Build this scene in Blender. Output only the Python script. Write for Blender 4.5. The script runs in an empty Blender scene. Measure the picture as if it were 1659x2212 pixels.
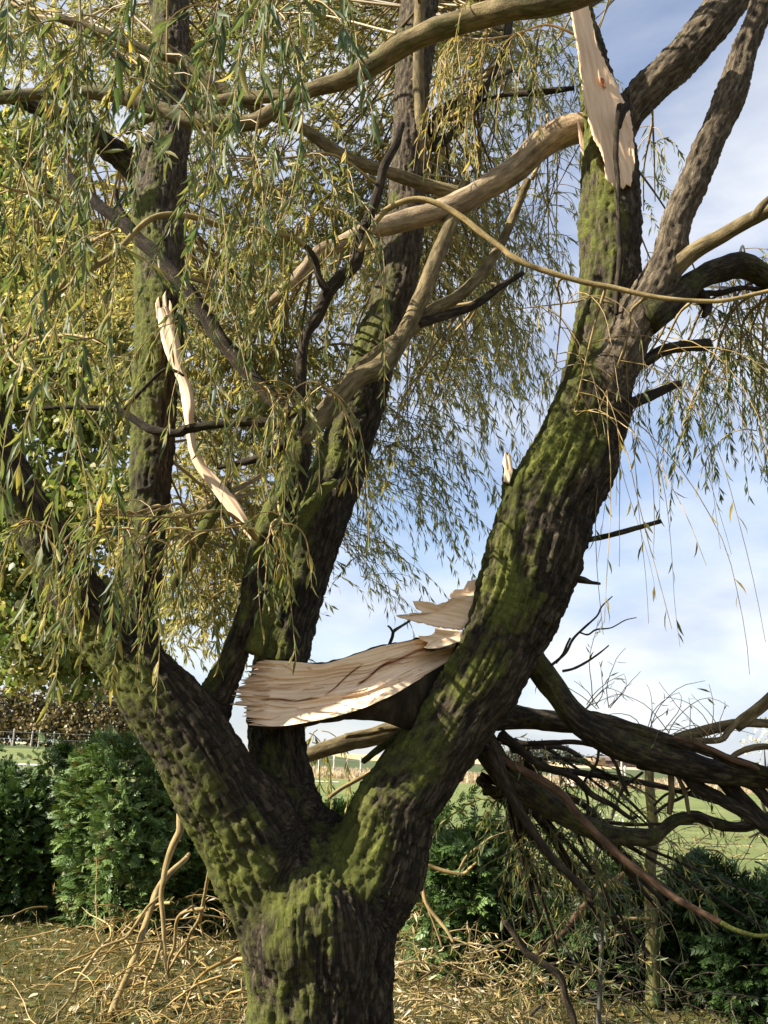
import bpy, math, random
import numpy as np
from mathutils import Vector, Matrix

random.seed(7)
RNG = np.random.default_rng(11)
scene = bpy.context.scene
COL = scene.collection
R = math.radians

# ------------------------------------------------------------------ camera
PW, PH, FPX = 1659.0, 2212.0, 2080.0          # photo measured on a 1659 x 2212 grid
CAMZ, PITCH, ROLL = 1.6, R(14.14), R(2.0)
cam_d = bpy.data.cameras.new('camera')
cam = bpy.data.objects.new('camera', cam_d)
COL.objects.link(cam)
CM = Matrix.Rotation(math.pi / 2 + PITCH, 3, 'X') @ Matrix.Rotation(ROLL, 3, 'Z')
cam.matrix_world = Matrix.Translation((0, 0, CAMZ)) @ CM.to_4x4()
cam_d.sensor_fit = 'VERTICAL'
cam_d.angle = 2 * math.atan(PH / 2 / FPX)
cam_d.clip_start = 0.05
cam_d.clip_end = 5000
scene.camera = cam
CMn = np.array(CM)
CP = np.array((0, 0, CAMZ))

# ------------------------------------------------------------------ sky and sun
SUN_EL = R(33)
SUN_H = np.array((-0.975, -0.22)); SUN_H = SUN_H / np.linalg.norm(SUN_H)
SUN = np.array((SUN_H[0] * math.cos(SUN_EL), SUN_H[1] * math.cos(SUN_EL), math.sin(SUN_EL)))
world = bpy.data.worlds.new('World')
scene.world = world
world.use_nodes = True
wn, wl = world.node_tree.nodes, world.node_tree.links
bg = wn['Background']
sky = wn.new('ShaderNodeTexSky')
sky.sky_type = 'NISHITA'; sky.sun_disc = False
sky.sun_elevation = SUN_EL
sky.sun_rotation = math.atan2(SUN_H[0], SUN_H[1])
sky.dust_density = 1.0; sky.ozone_density = 2.0
bg.inputs['Strength'].default_value = 0.062
tc = wn.new('ShaderNodeTexCoord')
mp = wn.new('ShaderNodeMapping'); mp.inputs['Scale'].default_value = (1.0, 1.0, 2.6)
mp.inputs['Location'].default_value = (5.4, 0.6, 0.9)
wl.new(tc.outputs['Generated'], mp.inputs['Vector'])
n1 = wn.new('ShaderNodeTexNoise'); n1.inputs['Scale'].default_value = 2.1
n1.inputs['Detail'].default_value = 9; n1.inputs['Roughness'].default_value = 0.52
n1.inputs['Distortion'].default_value = 0.25
wl.new(mp.outputs['Vector'], n1.inputs['Vector'])
rp = wn.new('ShaderNodeValToRGB')
rp.color_ramp.elements[0].position = 0.33; rp.color_ramp.elements[0].color = (0.22, 0.22, 0.22, 1)
rp.color_ramp.elements[1].position = 0.63; rp.color_ramp.elements[1].color = (0.92, 0.92, 0.92, 1)
wl.new(n1.outputs['Fac'], rp.inputs['Fac'])
n2 = wn.new('ShaderNodeTexNoise'); n2.inputs['Scale'].default_value = 5.0; n2.inputs['Detail'].default_value = 6
wl.new(mp.outputs['Vector'], n2.inputs['Vector'])
cc = wn.new('ShaderNodeValToRGB')
cc.color_ramp.elements[0].position = 0.35; cc.color_ramp.elements[0].color = (0.60, 0.66, 0.80, 1)
cc.color_ramp.elements[1].position = 0.6; cc.color_ramp.elements[1].color = (1.0, 1.0, 1.0, 1)
wl.new(n2.outputs['Fac'], cc.inputs['Fac'])
cs = wn.new('ShaderNodeMixRGB'); cs.blend_type = 'MULTIPLY'; cs.inputs['Fac'].default_value = 1
cs.inputs['Color2'].default_value = (6.3, 6.4, 6.6, 1)
wl.new(cc.outputs['Color'], cs.inputs['Color1'])
tint = wn.new('ShaderNodeMixRGB'); tint.blend_type = 'MULTIPLY'; tint.inputs['Fac'].default_value = 1
tint.inputs['Color2'].default_value = (1.05, 1.12, 1.22, 1)
wl.new(sky.outputs['Color'], tint.inputs['Color1'])
mx = wn.new('ShaderNodeMixRGB')
wl.new(rp.outputs['Color'], mx.inputs['Fac'])
wl.new(tint.outputs['Color'], mx.inputs['Color1'])
wl.new(cs.outputs['Color'], mx.inputs['Color2'])
wl.new(mx.outputs['Color'], bg.inputs['Color'])

sun_d = bpy.data.lights.new('sun', 'SUN')
sun_d.energy = 5.0; sun_d.angle = R(0.53); sun_d.color = (1.0, 0.93, 0.80)
sun = bpy.data.objects.new('sun', sun_d)
COL.objects.link(sun)
sun.rotation_euler = Vector(-SUN).to_track_quat('-Z', 'Y').to_euler()
sun.location = (-12, -4, 12)

vs = scene.view_settings
vs.view_transform = 'Standard'; vs.look = 'None'; vs.exposure = 1.5; vs.gamma = 1.0
vs.use_curve_mapping = False
scene.render.engine = 'CYCLES'
scene.cycles.use_denoising = True
scene.cycles.max_bounces = 5
scene.cycles.diffuse_bounces = 3
scene.cycles.transmission_bounces = 3

# ------------------------------------------------------------------ helpers
def ray(px, py):
    d = np.stack([(np.asarray(px, float) - PW / 2) / FPX, -(np.asarray(py, float) - PH / 2) / FPX,
                  -np.ones_like(np.asarray(px, float))], -1)
    return d @ CMn.T

def at(px, py, Y):
    """point seen at a photo pixel, at forward distance Y (metres)"""
    d = ray(px, py)
    t = np.asarray(Y, float) / d[..., 1]
    return CP + d * t[..., None]

def px_m(px, py, Y):
    """metres per photo pixel at that point"""
    d = ray(px, py)
    return (np.asarray(Y, float) / d[..., 1]) / FPX

def gh(x, y):
    """ground height: flat garden, pasture rising gently to the left far off"""
    x = np.asarray(x, float); y = np.asarray(y, float)
    s = np.clip((y - 30) / 70, 0, 1); s = s * s * (3 - 2 * s)
    l = np.clip((-x - 2) / 14, 0, 1); l = l * l * (3 - 2 * l)
    return 1.15 * s * l

def gpt(px, py):
    d = ray(px, py)
    t = -CAMZ / d[..., 2]
    return CP + d * t[..., None]

def _h(i, j, k):
    n = (i.astype(np.int64) * 374761393 + j.astype(np.int64) * 668265263 + k.astype(np.int64) * 2147483647) & 0xffffffff
    n = ((n ^ (n >> 13)) * 1274126177) & 0xffffffff
    n = ((n ^ (n >> 16)) * 2246822519) & 0xffffffff
    return (n ^ (n >> 15)) / 4294967295.0

def vn(p):
    p = np.asarray(p, float)
    i = np.floor(p).astype(np.int64); f = p - i
    f = f * f * (3 - 2 * f)
    x, y, z = i[..., 0], i[..., 1], i[..., 2]
    fx, fy, fz = f[..., 0], f[..., 1], f[..., 2]
    def L(a, b, t): return a + (b - a) * t
    return L(L(L(_h(x, y, z), _h(x + 1, y, z), fx), L(_h(x, y + 1, z), _h(x + 1, y + 1, z), fx), fy),
             L(L(_h(x, y, z + 1), _h(x + 1, y, z + 1), fx), L(_h(x, y + 1, z + 1), _h(x + 1, y + 1, z + 1), fx), fy), fz)

def norm(v):
    v = np.asarray(v, float)
    return v / np.maximum(np.linalg.norm(v, axis=-1, keepdims=True), 1e-9)

def sstep(a, b, x):
    t = np.clip((x - a) / (b - a), 0, 1)
    return t * t * (3 - 2 * t)

def bark_h(bk, w):
    """height 0..1 of fissured bark, fissures running along bk.z"""
    q = bk / np.array((w, w, w * 6.5))
    q = q + (vn(q * 0.45 + 7.3)[..., None] - 0.5) * np.array((1.6, 1.6, 0.6))
    a = np.abs(2 * vn(q) - 1)
    b = np.abs(2 * vn(q * 2.1 + 31.7) - 1)
    return 0.72 * sstep(0.0, 0.55, a) + 0.28 * sstep(0, 0.6, b)

def mk(name, V, quads=None, tris=None, mat=None, parent=None, attrs=None, smooth=True, link=True):
    me = bpy.data.meshes.new(name)
    V = np.asarray(V, np.float32)
    quads = np.zeros((0, 4), np.int32) if quads is None or len(quads) == 0 else np.asarray(quads, np.int32)
    tris = np.zeros((0, 3), np.int32) if tris is None or len(tris) == 0 else np.asarray(tris, np.int32)
    me.vertices.add(len(V)); me.vertices.foreach_set('co', V.ravel())
    nl = quads.size + tris.size
    me.loops.add(nl)
    me.loops.foreach_set('vertex_index', np.concatenate([quads.ravel(), tris.ravel()]))
    npoly = len(quads) + len(tris)
    me.polygons.add(npoly)
    ls = np.concatenate([np.arange(len(quads)) * 4, quads.size + np.arange(len(tris)) * 3]).astype(np.int32)
    me.polygons.foreach_set('loop_start', ls)
    me.update(calc_edges=True)
    me.validate()
    if smooth:
        me.polygons.foreach_set('use_smooth', np.ones(len(me.polygons), bool))
    if attrs:
        for k, a in attrs.items():
            a = np.asarray(a, np.float32)
            if a.ndim == 1:
                at_ = me.attributes.new(k, 'FLOAT', 'POINT'); at_.data.foreach_set('value', a)
            else:
                at_ = me.attributes.new(k, 'FLOAT_VECTOR', 'POINT'); at_.data.foreach_set('vector', a.ravel())
    if mat is not None:
        me.materials.append(mat)
    if not link:
        return me
    o = bpy.data.objects.new(name, me)
    COL.objects.link(o)
    if parent is not None:
        put(o, parent)
    return o

def put(o, parent):
    o.parent = parent
    o.matrix_parent_inverse = Matrix.Translation(parent.location).inverted()

def empty(name, loc, label, cat, group=None):
    o = bpy.data.objects.new(name, None)
    o.empty_display_size = 0.2
    COL.objects.link(o)
    o.location = [float(c) for c in loc]
    return tag(o, label, cat, group)

def tag(o, label=None, cat=None, group=None, kind=None):
    if label: o['label'] = label
    if cat: o['category'] = cat
    if group: o['group'] = group
    if kind: o['kind'] = kind
    return o

def merge(parts):
    """parts: list of (V, quads, tris, attrs) -> one"""
    V, Q, T, A, n = [], [], [], {}, 0
    for v, q, t, a in parts:
        V.append(v)
        if q is not None and len(q): Q.append(np.asarray(q) + n)
        if t is not None and len(t): T.append(np.asarray(t) + n)
        for k, x in a.items(): A.setdefault(k, []).append(x)
        n += len(v)
    return (np.concatenate(V), np.concatenate(Q) if Q else None, np.concatenate(T) if T else None,
            {k: np.concatenate(x) for k, x in A.items()})

def catmull(P, n):
    P = np.asarray(P, float)
    d = np.linalg.norm(np.diff(P[:, :3], axis=0), axis=1); s = np.concatenate([[0], np.cumsum(d)])
    Q = np.vstack([2 * P[0] - P[1], P, 2 * P[-1] - P[-2]])
    u = np.linspace(0, s[-1], n)
    k = np.clip(np.searchsorted(s, u, side='right') - 1, 0, len(P) - 2)
    t = ((u - s[k]) / np.maximum(d[k], 1e-9))[:, None]
    p0, p1, p2, p3 = Q[k], Q[k + 1], Q[k + 2], Q[k + 3]
    return 0.5 * ((2 * p1) + (-p0 + p2) * t + (2 * p0 - 5 * p1 + 4 * p2 - p3) * t ** 2 + (-p0 + 3 * p1 - 3 * p2 + p3) * t ** 3)

def frames(C):
    T = norm(np.gradient(C, axis=0))
    ref = np.tile(np.array((0.02, 1.0, 0.03)), (len(C), 1))
    U = np.cross(T, ref)
    bad = np.linalg.norm(U, axis=1) < 0.25
    U[bad] = np.cross(T[bad], np.array((1.0, 0, 0.1)))
    U = norm(U)
    return T, U, np.cross(U, T)

def skel(pts, Y0, Y1):
    """pixel polyline [(x, y, w[, Y])] -> array of x y z radius"""
    n = len(pts); out = []
    for i, p in enumerate(pts):
        Y = p[3] if len(p) > 3 else Y0 + (Y1 - Y0) * i / max(n - 1, 1)
        q = at(p[0], p[1], Y)
        out.append((*q, p[2] / 2 * px_m(p[0], p[1], Y)))
    return np.array(out)

def tube(S, sides=12, seg=None, lump=0.08, amp=0.0, w=0.03, seed=0.0, flat_end=True, moss=0.0, taper_tip=False):
    S = np.asarray(S, float)
    L = np.linalg.norm(np.diff(S[:, :3], axis=0), axis=1).sum()
    seg = seg or max(0.012, S[:, 3].mean() * 0.7)
    n = int(np.clip(L / seg, 6, 400))
    C = catmull(S, n); c, r = C[:, :3], np.maximum(C[:, 3], 0.0008)
    T, U, W = frames(c)
    th = np.linspace(0, 2 * np.pi, sides, endpoint=False)
    s = np.linspace(0, L, n)
    nr = np.cos(th)[None, :, None] * U[:, None] + np.sin(th)[None, :, None] * W[:, None]
    bk = np.stack([np.cos(th)[None] * r[:, None], np.sin(th)[None] * r[:, None],
                   np.repeat(s[:, None], sides, 1)], -1) + seed * 13.7
    rr = r[:, None] * (1 + lump * 2 * (vn(bk / (r.mean() * 2.2 + 0.01)) - 0.5))
    h = np.zeros_like(rr)
    if amp > 0:
        h = bark_h(bk, w)
        rr = rr + amp * (h - 0.75)
    V = c[:, None] + nr * rr[..., None]
    i = np.arange(n - 1)[:, None]; j = np.arange(sides)[None]
    q = np.stack([i * sides + j, i * sides + (j + 1) % sides, (i + 1) * sides + (j + 1) % sides, (i + 1) * sides + j], -1).reshape(-1, 4)
    Vf = V.reshape(-1, 3)
    e0, e1 = len(Vf), len(Vf) + 1
    Vf = np.vstack([Vf, c[0] - T[0] * r[0] * 0.25, c[-1] + T[-1] * r[-1] * 0.25])
    k = np.arange(sides); kn = (k + 1) % sides
    t = np.vstack([np.stack([np.full(sides, e0), kn, k], -1),
                   np.stack([np.full(sides, e1), (n - 1) * sides + k, (n - 1) * sides + kn], -1)])
    bkf = np.vstack([bk.reshape(-1, 3), bk[0, 0], bk[-1, 0]])
    hf = np.concatenate([h.ravel(), [0.5, 0.5]])
    return Vf, q, t, {'bk': bkf, 'hh': hf, 'moss': np.full(len(Vf), moss)}

def strands(P, r0, r1, sides=3):
    """P (N,S,3) polylines -> one merged thin-tube geometry"""
    N, S, _ = P.shape
    T = norm(np.gradient(P, axis=1))
    ref = np.array((0.3, 1.0, 0.1)); U = norm(np.cross(T, ref)); W = np.cross(U, T)
    th = np.linspace(0, 2 * np.pi, sides, endpoint=False)
    rad = np.linspace(1, 0, S)[None] * (np.broadcast_to(r0, (N,))[:, None] - r1) + r1
    V = P[:, :, None] + rad[:, :, None, None] * (np.cos(th)[:, None] * U[:, :, None] + np.sin(th)[:, None] * W[:, :, None])
    base = (np.arange(N) * S * sides)[:, None, None]
    i = np.arange(S - 1)[None, :, None]; j = np.arange(sides)[None, None]
    q = np.stack([base + i * sides + j, base + i * sides + (j + 1) % sides,
                  base + (i + 1) * sides + (j + 1) % sides, base + (i + 1) * sides + j], -1).reshape(-1, 4)
    tint_ = np.repeat(RNG.random(N), S * sides)
    return V.reshape(-1, 3), q, None, {'tint': tint_}

# leaf templates: (x side, y along, z normal)
LEAF_FAR = (np.array([(0, 0, 0), (-.5, .42, .03), (0, 1, 0), (.5, .42, .03)]), np.array([(0, 1, 2), (0, 2, 3)]))
LEAF_MID = (np.array([(0, 0, 0), (-.5, .38, .035), (0, .42, 0), (.5, .38, .035), (-.32, .72, 0.0), (0, .74, -.03), (.32, .72, 0.0), (0, 1, -.12)]),
            np.array([(0, 2, 1), (0, 3, 2), (1, 2, 5), (1, 5, 4), (2, 3, 6), (2, 6, 5), (4, 5, 7), (5, 6, 7)]))
LEAF_BROAD = (np.array([(0, 0, 0), (-.5, .22, .05), (0, .3, 0), (.5, .22, .05), (-.42, .6, .05), (0, .62, 0), (.42, .6, .05), (0, 1, -.06)]), LEAF_MID[1])

def leaves(pos, d, n, L, Wd, tint_, tpl):
    a = norm(d); b = norm(np.cross(a, n)); nn = np.cross(b, a)
    v, f = tpl
    N, k = len(pos), len(v)
    V = (pos[:, None] + (v[None, :, 0] * Wd[:, None])[..., None] * b[:, None]
         + (v[None, :, 1] * L[:, None])[..., None] * a[:, None] + (v[None, :, 2] * L[:, None])[..., None] * nn[:, None])
    T = (f[None] + (np.arange(N) * k)[:, None, None]).reshape(-1, 3)
    return V.reshape(-1, 3), None, T, {'tint': np.repeat(tint_, k)}

def grow(p0, d0, length, S=12, g=0.22, jit=0.05):
    N = len(p0)
    P = np.zeros((N, S, 3)); P[:, 0] = p0
    d = norm(d0); st = (length / (S - 1))[:, None]
    wob = RNG.normal(0, 1, (N, 3))
    for i in range(1, S):
        wob = wob * 0.6 + RNG.normal(0, 1, (N, 3)) * 0.8
        d = norm(d + np.array((0, 0, -1.0)) * g + wob * jit)
        P[:, i] = P[:, i - 1] + d * st
    return P

def strand_leaves(P, length, spacing, Lr, tr, wr=0.15, t0=0.08, drop=0.55, keep=1.0, spread=0.6):
    N, S, _ = P.shape
    cnt = np.maximum((length * (1 - t0) / spacing * keep).astype(int), 1)
    idx = np.repeat(np.arange(N), cnt); M = len(idx)
    u = (t0 + (1 - t0) * RNG.random(M)) * (S - 1)
    k = np.minimum(u.astype(int), S - 2); f = (u - k)[:, None]
    pos = P[idx, k] * (1 - f) + P[idx, k + 1] * f
    tan = norm(P[idx, k + 1] - P[idx, k])
    side = norm(np.cross(tan, RNG.normal(0, 1, (M, 3))))
    d = norm(tan * (1.0 - spread * 0.4) + side * spread * RNG.uniform(0.5, 1.2, M)[:, None] + np.array((0, 0, -1)) * drop * RNG.uniform(0.3, 1.3, M)[:, None])
    nrm = RNG.normal(0, 1, (M, 3))
    L = RNG.uniform(*Lr, M)
    base = RNG.uniform(tr[0], tr[1], N)[idx]
    ti = np.clip(base + RNG.normal(0, 0.16, M) + (RNG.random(M) < 0.05) * 0.4, 0, 1)
    return pos, d, nrm, L, L * wr * RNG.uniform(0.8, 1.25, M), ti

# ------------------------------------------------------------------ materials
def newmat(name):
    m = bpy.data.materials.new(name); m.use_nodes = True
    nt = m.node_tree
    b = nt.nodes['Principled BSDF']
    return m, nt.nodes, nt.links, b

def ramp(N, stops):
    r = N.new('ShaderNodeValToRGB'); e = r.color_ramp.elements
    e[0].position, e[0].color = stops[0][0], (*stops[0][1], 1)
    e[1].position, e[1].color = stops[-1][0], (*stops[-1][1], 1)
    for p, c in stops[1:-1]:
        x = e.new(p); x.color = (*c, 1)
    return r

def noise(N, Lk, vec, scale, detail=4, rough=0.55):
    n = N.new('ShaderNodeTexNoise'); n.inputs['Scale'].default_value = scale
    n.inputs['Detail'].default_value = detail; n.inputs['Roughness'].default_value = rough
    if vec is not None: Lk.new(vec, n.inputs['Vector'])
    return n

def attr(N, name):
    a = N.new('ShaderNodeAttribute'); a.attribute_name = name; return a

def mapping(N, Lk, vec, sc):
    m = N.new('ShaderNodeMapping'); m.inputs['Scale'].default_value = sc
    Lk.new(vec, m.inputs['Vector']); return m

def bark_mat(name, dark, mid, pale, mossc=(0.085, 0.105, 0.018), bump=0.5, stretch=0.22, sc=60):
    m, N, L, b = newmat(name)
    a = attr(N, 'bk')
    mpp = mapping(N, L, a.outputs['Vector'], (1, 1, stretch))
    n = noise(N, L, mpp.outputs['Vector'], sc, 8, 0.65)
    r = ramp(N, [(0.30, dark), (0.5, mid), (0.72, pale)])
    L.new(n.outputs['Fac'], r.inputs['Fac'])
    nb = noise(N, L, a.outputs['Vector'], 7, 4)
    big = N.new('ShaderNodeMixRGB'); big.blend_type = 'MULTIPLY'; big.inputs['Fac'].default_value = 1
    rb = ramp(N, [(0.3, (0.55, 0.55, 0.55)), (0.7, (1.15, 1.1, 1.0))])
    L.new(nb.outputs['Fac'], rb.inputs['Fac'])
    L.new(r.outputs['Color'], big.inputs['Color1']); L.new(rb.outputs['Color'], big.inputs['Color2'])
    yo = attr(N, 'young'); ry = ramp(N, [(0.34, (0.025, 0.019, 0.013)), (0.52, (0.10, 0.077, 0.050)), (0.72, (0.27, 0.215, 0.145))])
    L.new(n.outputs['Fac'], ry.inputs['Fac'])
    ym = N.new('ShaderNodeMixRGB'); L.new(yo.outputs['Fac'], ym.inputs['Fac']); L.new(big.outputs['Color'], ym.inputs['Color1']); L.new(ry.outputs['Color'], ym.inputs['Color2'])
    big = ym
    ms = attr(N, 'moss'); nm = noise(N, L, a.outputs['Vector'], 16, 7, 0.7)
    ad = N.new('ShaderNodeMath'); ad.operation = 'ADD'
    L.new(ms.outputs['Fac'], ad.inputs[0]); L.new(nm.outputs['Fac'], ad.inputs[1])
    sub = N.new('ShaderNodeMapRange'); sub.inputs['From Min'].default_value = 0.92; sub.inputs['From Max'].default_value = 1.30
    L.new(ad.outputs[0], sub.inputs['Value'])
    mc = ramp(N, [(0.3, tuple(c * 0.55 for c in mossc)), (0.55, mossc), (0.75, (mossc[0] * 1.9, mossc[1] * 1.8, mossc[2] * 1.8))])
    nm2 = noise(N, L, a.outputs['Vector'], 90, 5, 0.7)
    L.new(nm2.outputs['Fac'], mc.inputs['Fac'])
    mix = N.new('ShaderNodeMixRGB')
    L.new(sub.outputs['Result'], mix.inputs['Fac']); L.new(big.outputs['Color'], mix.inputs['Color1']); L.new(mc.outputs['Color'], mix.inputs['Color2'])
    L.new(mix.outputs['Color'], b.inputs['Base Color'])
    b.inputs['Roughness'].default_value = 0.9
    b.inputs['Specular IOR Level'].default_value = 0.2
    bm = N.new('ShaderNodeBump'); bm.inputs['Strength'].default_value = bump; bm.inputs['Distance'].default_value = 0.012
    s2 = N.new('ShaderNodeMath'); s2.operation = 'ADD'
    L.new(n.outputs['Fac'], s2.inputs[0]); L.new(nm2.outputs['Fac'], s2.inputs[1])
    L.new(s2.outputs[0], bm.inputs['Height']); L.new(bm.outputs['Normal'], b.inputs['Normal'])
    return m

M_BARK = bark_mat('mossy_bark', (0.008, 0.006, 0.004), (0.032, 0.025, 0.016), (0.15, 0.12, 0.082), mossc=(0.105, 0.115, 0.022), bump=1.0)
M_PALEBARK = bark_mat('pale_bark', (0.05, 0.037, 0.020), (0.16, 0.125, 0.065), (0.30, 0.245, 0.145), bump=0.5, sc=55)
M_CREAM = bark_mat('cream_bark', (0.13, 0.09, 0.055), (0.34, 0.26, 0.17), (0.55, 0.45, 0.32), bump=0.6, sc=45)
M_DARKBARK = bark_mat('dark_dead_bark', (0.012, 0.009, 0.006), (0.036, 0.027, 0.018), (0.11, 0.085, 0.055), bump=0.8)
M_STICK = bark_mat('yellow_stick_bark', (0.14, 0.10, 0.04), (0.32, 0.24, 0.11), (0.48, 0.38, 0.20), bump=0.3, sc=40)
M_PEELED = bark_mat('peeled_red_bark', (0.045, 0.027, 0.016), (0.11, 0.064, 0.038), (0.24, 0.15, 0.09), bump=0.5, sc=38)
M_GREY = bark_mat('grey_sapling_bark', (0.05, 0.045, 0.04), (0.11, 0.10, 0.09), (0.2, 0.18, 0.16), bump=0.3)

def wood_mat():
    m, N, L, b = newmat('torn_wood')
    a = attr(N, 'bk')
    m1 = mapping(N, L, a.outputs['Vector'], (1, 1, 0.07))
    n = noise(N, L, m1.outputs['Vector'], 70, 7, 0.6)
    r = ramp(N, [(0.25, (0.55, 0.33, 0.18)), (0.42, (0.72, 0.51, 0.32)), (0.6, (0.82, 0.62, 0.43)), (0.8, (0.86, 0.70, 0.52))])
    L.new(n.outputs['Fac'], r.inputs['Fac'])
    m2 = mapping(N, L, a.outputs['Vector'], (1, 1, 0.16))
    ns = noise(N, L, m2.outputs['Vector'], 11, 4, 0.55)
    st = ramp(N, [(0.60, (0, 0, 0)), (0.70, (0.75, 0.75, 0.75))])
    L.new(ns.outputs['Fac'], st.inputs['Fac'])
    mix = N.new('ShaderNodeMixRGB'); mix.inputs['Color2'].default_value = (0.26, 0.085, 0.025, 1)
    av = attr(N, 'stain')
    mxm = N.new('ShaderNodeMath'); mxm.operation = 'MAXIMUM'
    sc = N.new('ShaderNodeMath'); sc.operation = 'MULTIPLY'; sc.inputs[1].default_value = 0.35
    L.new(st.outputs['Color'], sc.inputs[0]); L.new(sc.outputs[0], mxm.inputs[0]); L.new(av.outputs['Fac'], mxm.inputs[1])
    L.new(mxm.outputs[0], mix.inputs['Fac'])
    L.new(r.outputs['Color'], mix.inputs['Color1'])
    L.new(mix.outputs['Color'], b.inputs['Base Color'])
    b.inputs['Roughness'].default_value = 0.75; b.inputs['Specular IOR Level'].default_value = 0.25
    bm = N.new('ShaderNodeBump'); bm.inputs['Strength'].default_value = 0.4; bm.inputs['Distance'].default_value = 0.005
    L.new(n.outputs['Fac'], bm.inputs['Height']); L.new(bm.outputs['Normal'], b.inputs['Normal'])
    return m
M_WOOD = wood_mat()

def leaf_mat(name, stops, trans=0.35, rough=0.45, spec=0.35):
    m, N, L, b = newmat(name)
    a = attr(N, 'tint'); r = ramp(N, stops)
    L.new(a.outputs['Fac'], r.inputs['Fac'])
    L.new(r.outputs['Color'], b.inputs['Base Color'])
    b.inputs['Roughness'].default_value = rough; b.inputs['Specular IOR Level'].default_value = spec
    t = N.new('ShaderNodeBsdfTranslucent')
    br = N.new('ShaderNodeMixRGB'); br.blend_type = 'MULTIPLY'; br.inputs['Fac'].default_value = 1
    br.inputs['Color2'].default_value = (1.25, 1.2, 0.7, 1)
    L.new(r.outputs['Color'], br.inputs['Color1']); L.new(br.outputs['Color'], t.inputs['Color'])
    mix = N.new('ShaderNodeMixShader'); mix.inputs['Fac'].default_value = trans
    L.new(b.outputs['BSDF'], mix.inputs[1]); L.new(t.outputs['BSDF'], mix.inputs[2])
    L.new(mix.outputs['Shader'], N['Material Output'].inputs['Surface'])
    return m

M_LEAF = leaf_mat('willow_leaf', [(0.0, (0.060, 0.10, 0.042)), (0.35, (0.13, 0.155, 0.055)), (0.6, (0.23, 0.225, 0.075)), (0.8, (0.38, 0.31, 0.09)), (1.0, (0.54, 0.40, 0.09))], 0.5, 0.5, 0.35)
M_BROAD = leaf_mat('broad_leaf', [(0.0, (0.07, 0.12, 0.03)), (0.4, (0.16, 0.21, 0.06)), (0.7, (0.33, 0.33, 0.13)), (0.85, (0.42, 0.34, 0.10)), (1.0, (0.60, 0.58, 0.38))], 0.45)
M_LITTER = leaf_mat('fallen_leaf', [(0.0, (0.05, 0.08, 0.025)), (0.4, (0.14, 0.14, 0.045)), (0.75, (0.32, 0.22, 0.07)), (1.0, (0.60, 0.52, 0.36))], 0.15)
M_GTWIG = leaf_mat('ground_twig', [(0.0, (0.07, 0.05, 0.02)), (0.5, (0.17, 0.12, 0.045)), (1.0, (0.42, 0.31, 0.14))], 0.0)
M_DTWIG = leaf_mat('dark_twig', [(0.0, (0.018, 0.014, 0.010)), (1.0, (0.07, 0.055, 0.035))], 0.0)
M_FARLEAF = leaf_mat('silvery_willow_leaf', [(0.0, (0.13, 0.16, 0.085)), (0.35, (0.22, 0.235, 0.115)), (0.6, (0.34, 0.32, 0.145)), (0.8, (0.45, 0.39, 0.17)), (1.0, (0.58, 0.50, 0.26))], 0.55, 0.6, 0.25)
M_TWIG = leaf_mat('golden_twig', [(0.0, (0.13, 0.085, 0.025)), (0.5, (0.27, 0.175, 0.05)), (1.0, (0.46, 0.32, 0.12))], 0.0)
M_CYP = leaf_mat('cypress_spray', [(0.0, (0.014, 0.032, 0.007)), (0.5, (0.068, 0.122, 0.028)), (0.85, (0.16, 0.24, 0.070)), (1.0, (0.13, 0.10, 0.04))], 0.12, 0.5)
M_FARTREE = leaf_mat('far_foliage', [(0.0, (0.06, 0.075, 0.055)), (0.6, (0.085, 0.10, 0.07)), (1.0, (0.14, 0.14, 0.09))], 0.1)
M_BROWNBUSH = leaf_mat('brown_hedgerow', [(0.0, (0.09, 0.08, 0.03)), (0.5, (0.17, 0.135, 0.06)), (1.0, (0.30, 0.22, 0.10))], 0.2)
M_GRASS = leaf_mat('grass_blade', [(0.0, (0.06, 0.10, 0.018)), (0.6, (0.15, 0.135, 0.045)), (1.0, (0.30, 0.235, 0.10))], 0.25)
M_DRY = leaf_mat('dry_grass', [(0.0, (0.30, 0.23, 0.15)), (1.0, (0.50, 0.41, 0.28))], 0.3)
M_PALELEAF = leaf_mat('pale_leaf', [(0.0, (0.35, 0.33, 0.26)), (1.0, (0.75, 0.72, 0.62))], 0.3)

def plain(name, col, rough=0.8, n_scale=12, var=0.35):
    m, N, L, b = newmat(name)
    g = N.new('ShaderNodeNewGeometry')
    n = noise(N, L, g.outputs['Position'], n_scale, 5)
    r = ramp(N, [(0.3, tuple(c * (1 - var) for c in col)), (0.7, tuple(min(1, c * (1 + var)) for c in col))])
    L.new(n.outputs['Fac'], r.inputs['Fac']); L.new(r.outputs['Color'], b.inputs['Base Color'])
    b.inputs['Roughness'].default_value = rough; b.inputs['Specular IOR Level'].default_value = 0.2
    return m
M_POST = plain('weathered_post', (0.42, 0.38, 0.32))
M_WIRE = plain('fence_wire', (0.25, 0.25, 0.25), 0.5)
M_WOOL = plain('sheep_wool', (0.55, 0.44, 0.33), 0.95, 30)
M_WHITE = plain('sheep_face', (0.62, 0.58, 0.54), 0.9, 30, 0.15)
M_BLACK = plain('black_feather', (0.02, 0.02, 0.025), 0.5)
M_TRACK = plain('pale_track', (0.50, 0.46, 0.38), 0.95, 3, 0.15)
M_STRAW = plain('straw', (0.26, 0.19, 0.12), 0.95, 2)
M_ROOF = plain('farm_roof', (0.12, 0.09, 0.08), 0.9, 1)
M_CORE = plain('inner_twigs', (0.020, 0.022, 0.010), 1.0, 20)

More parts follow.
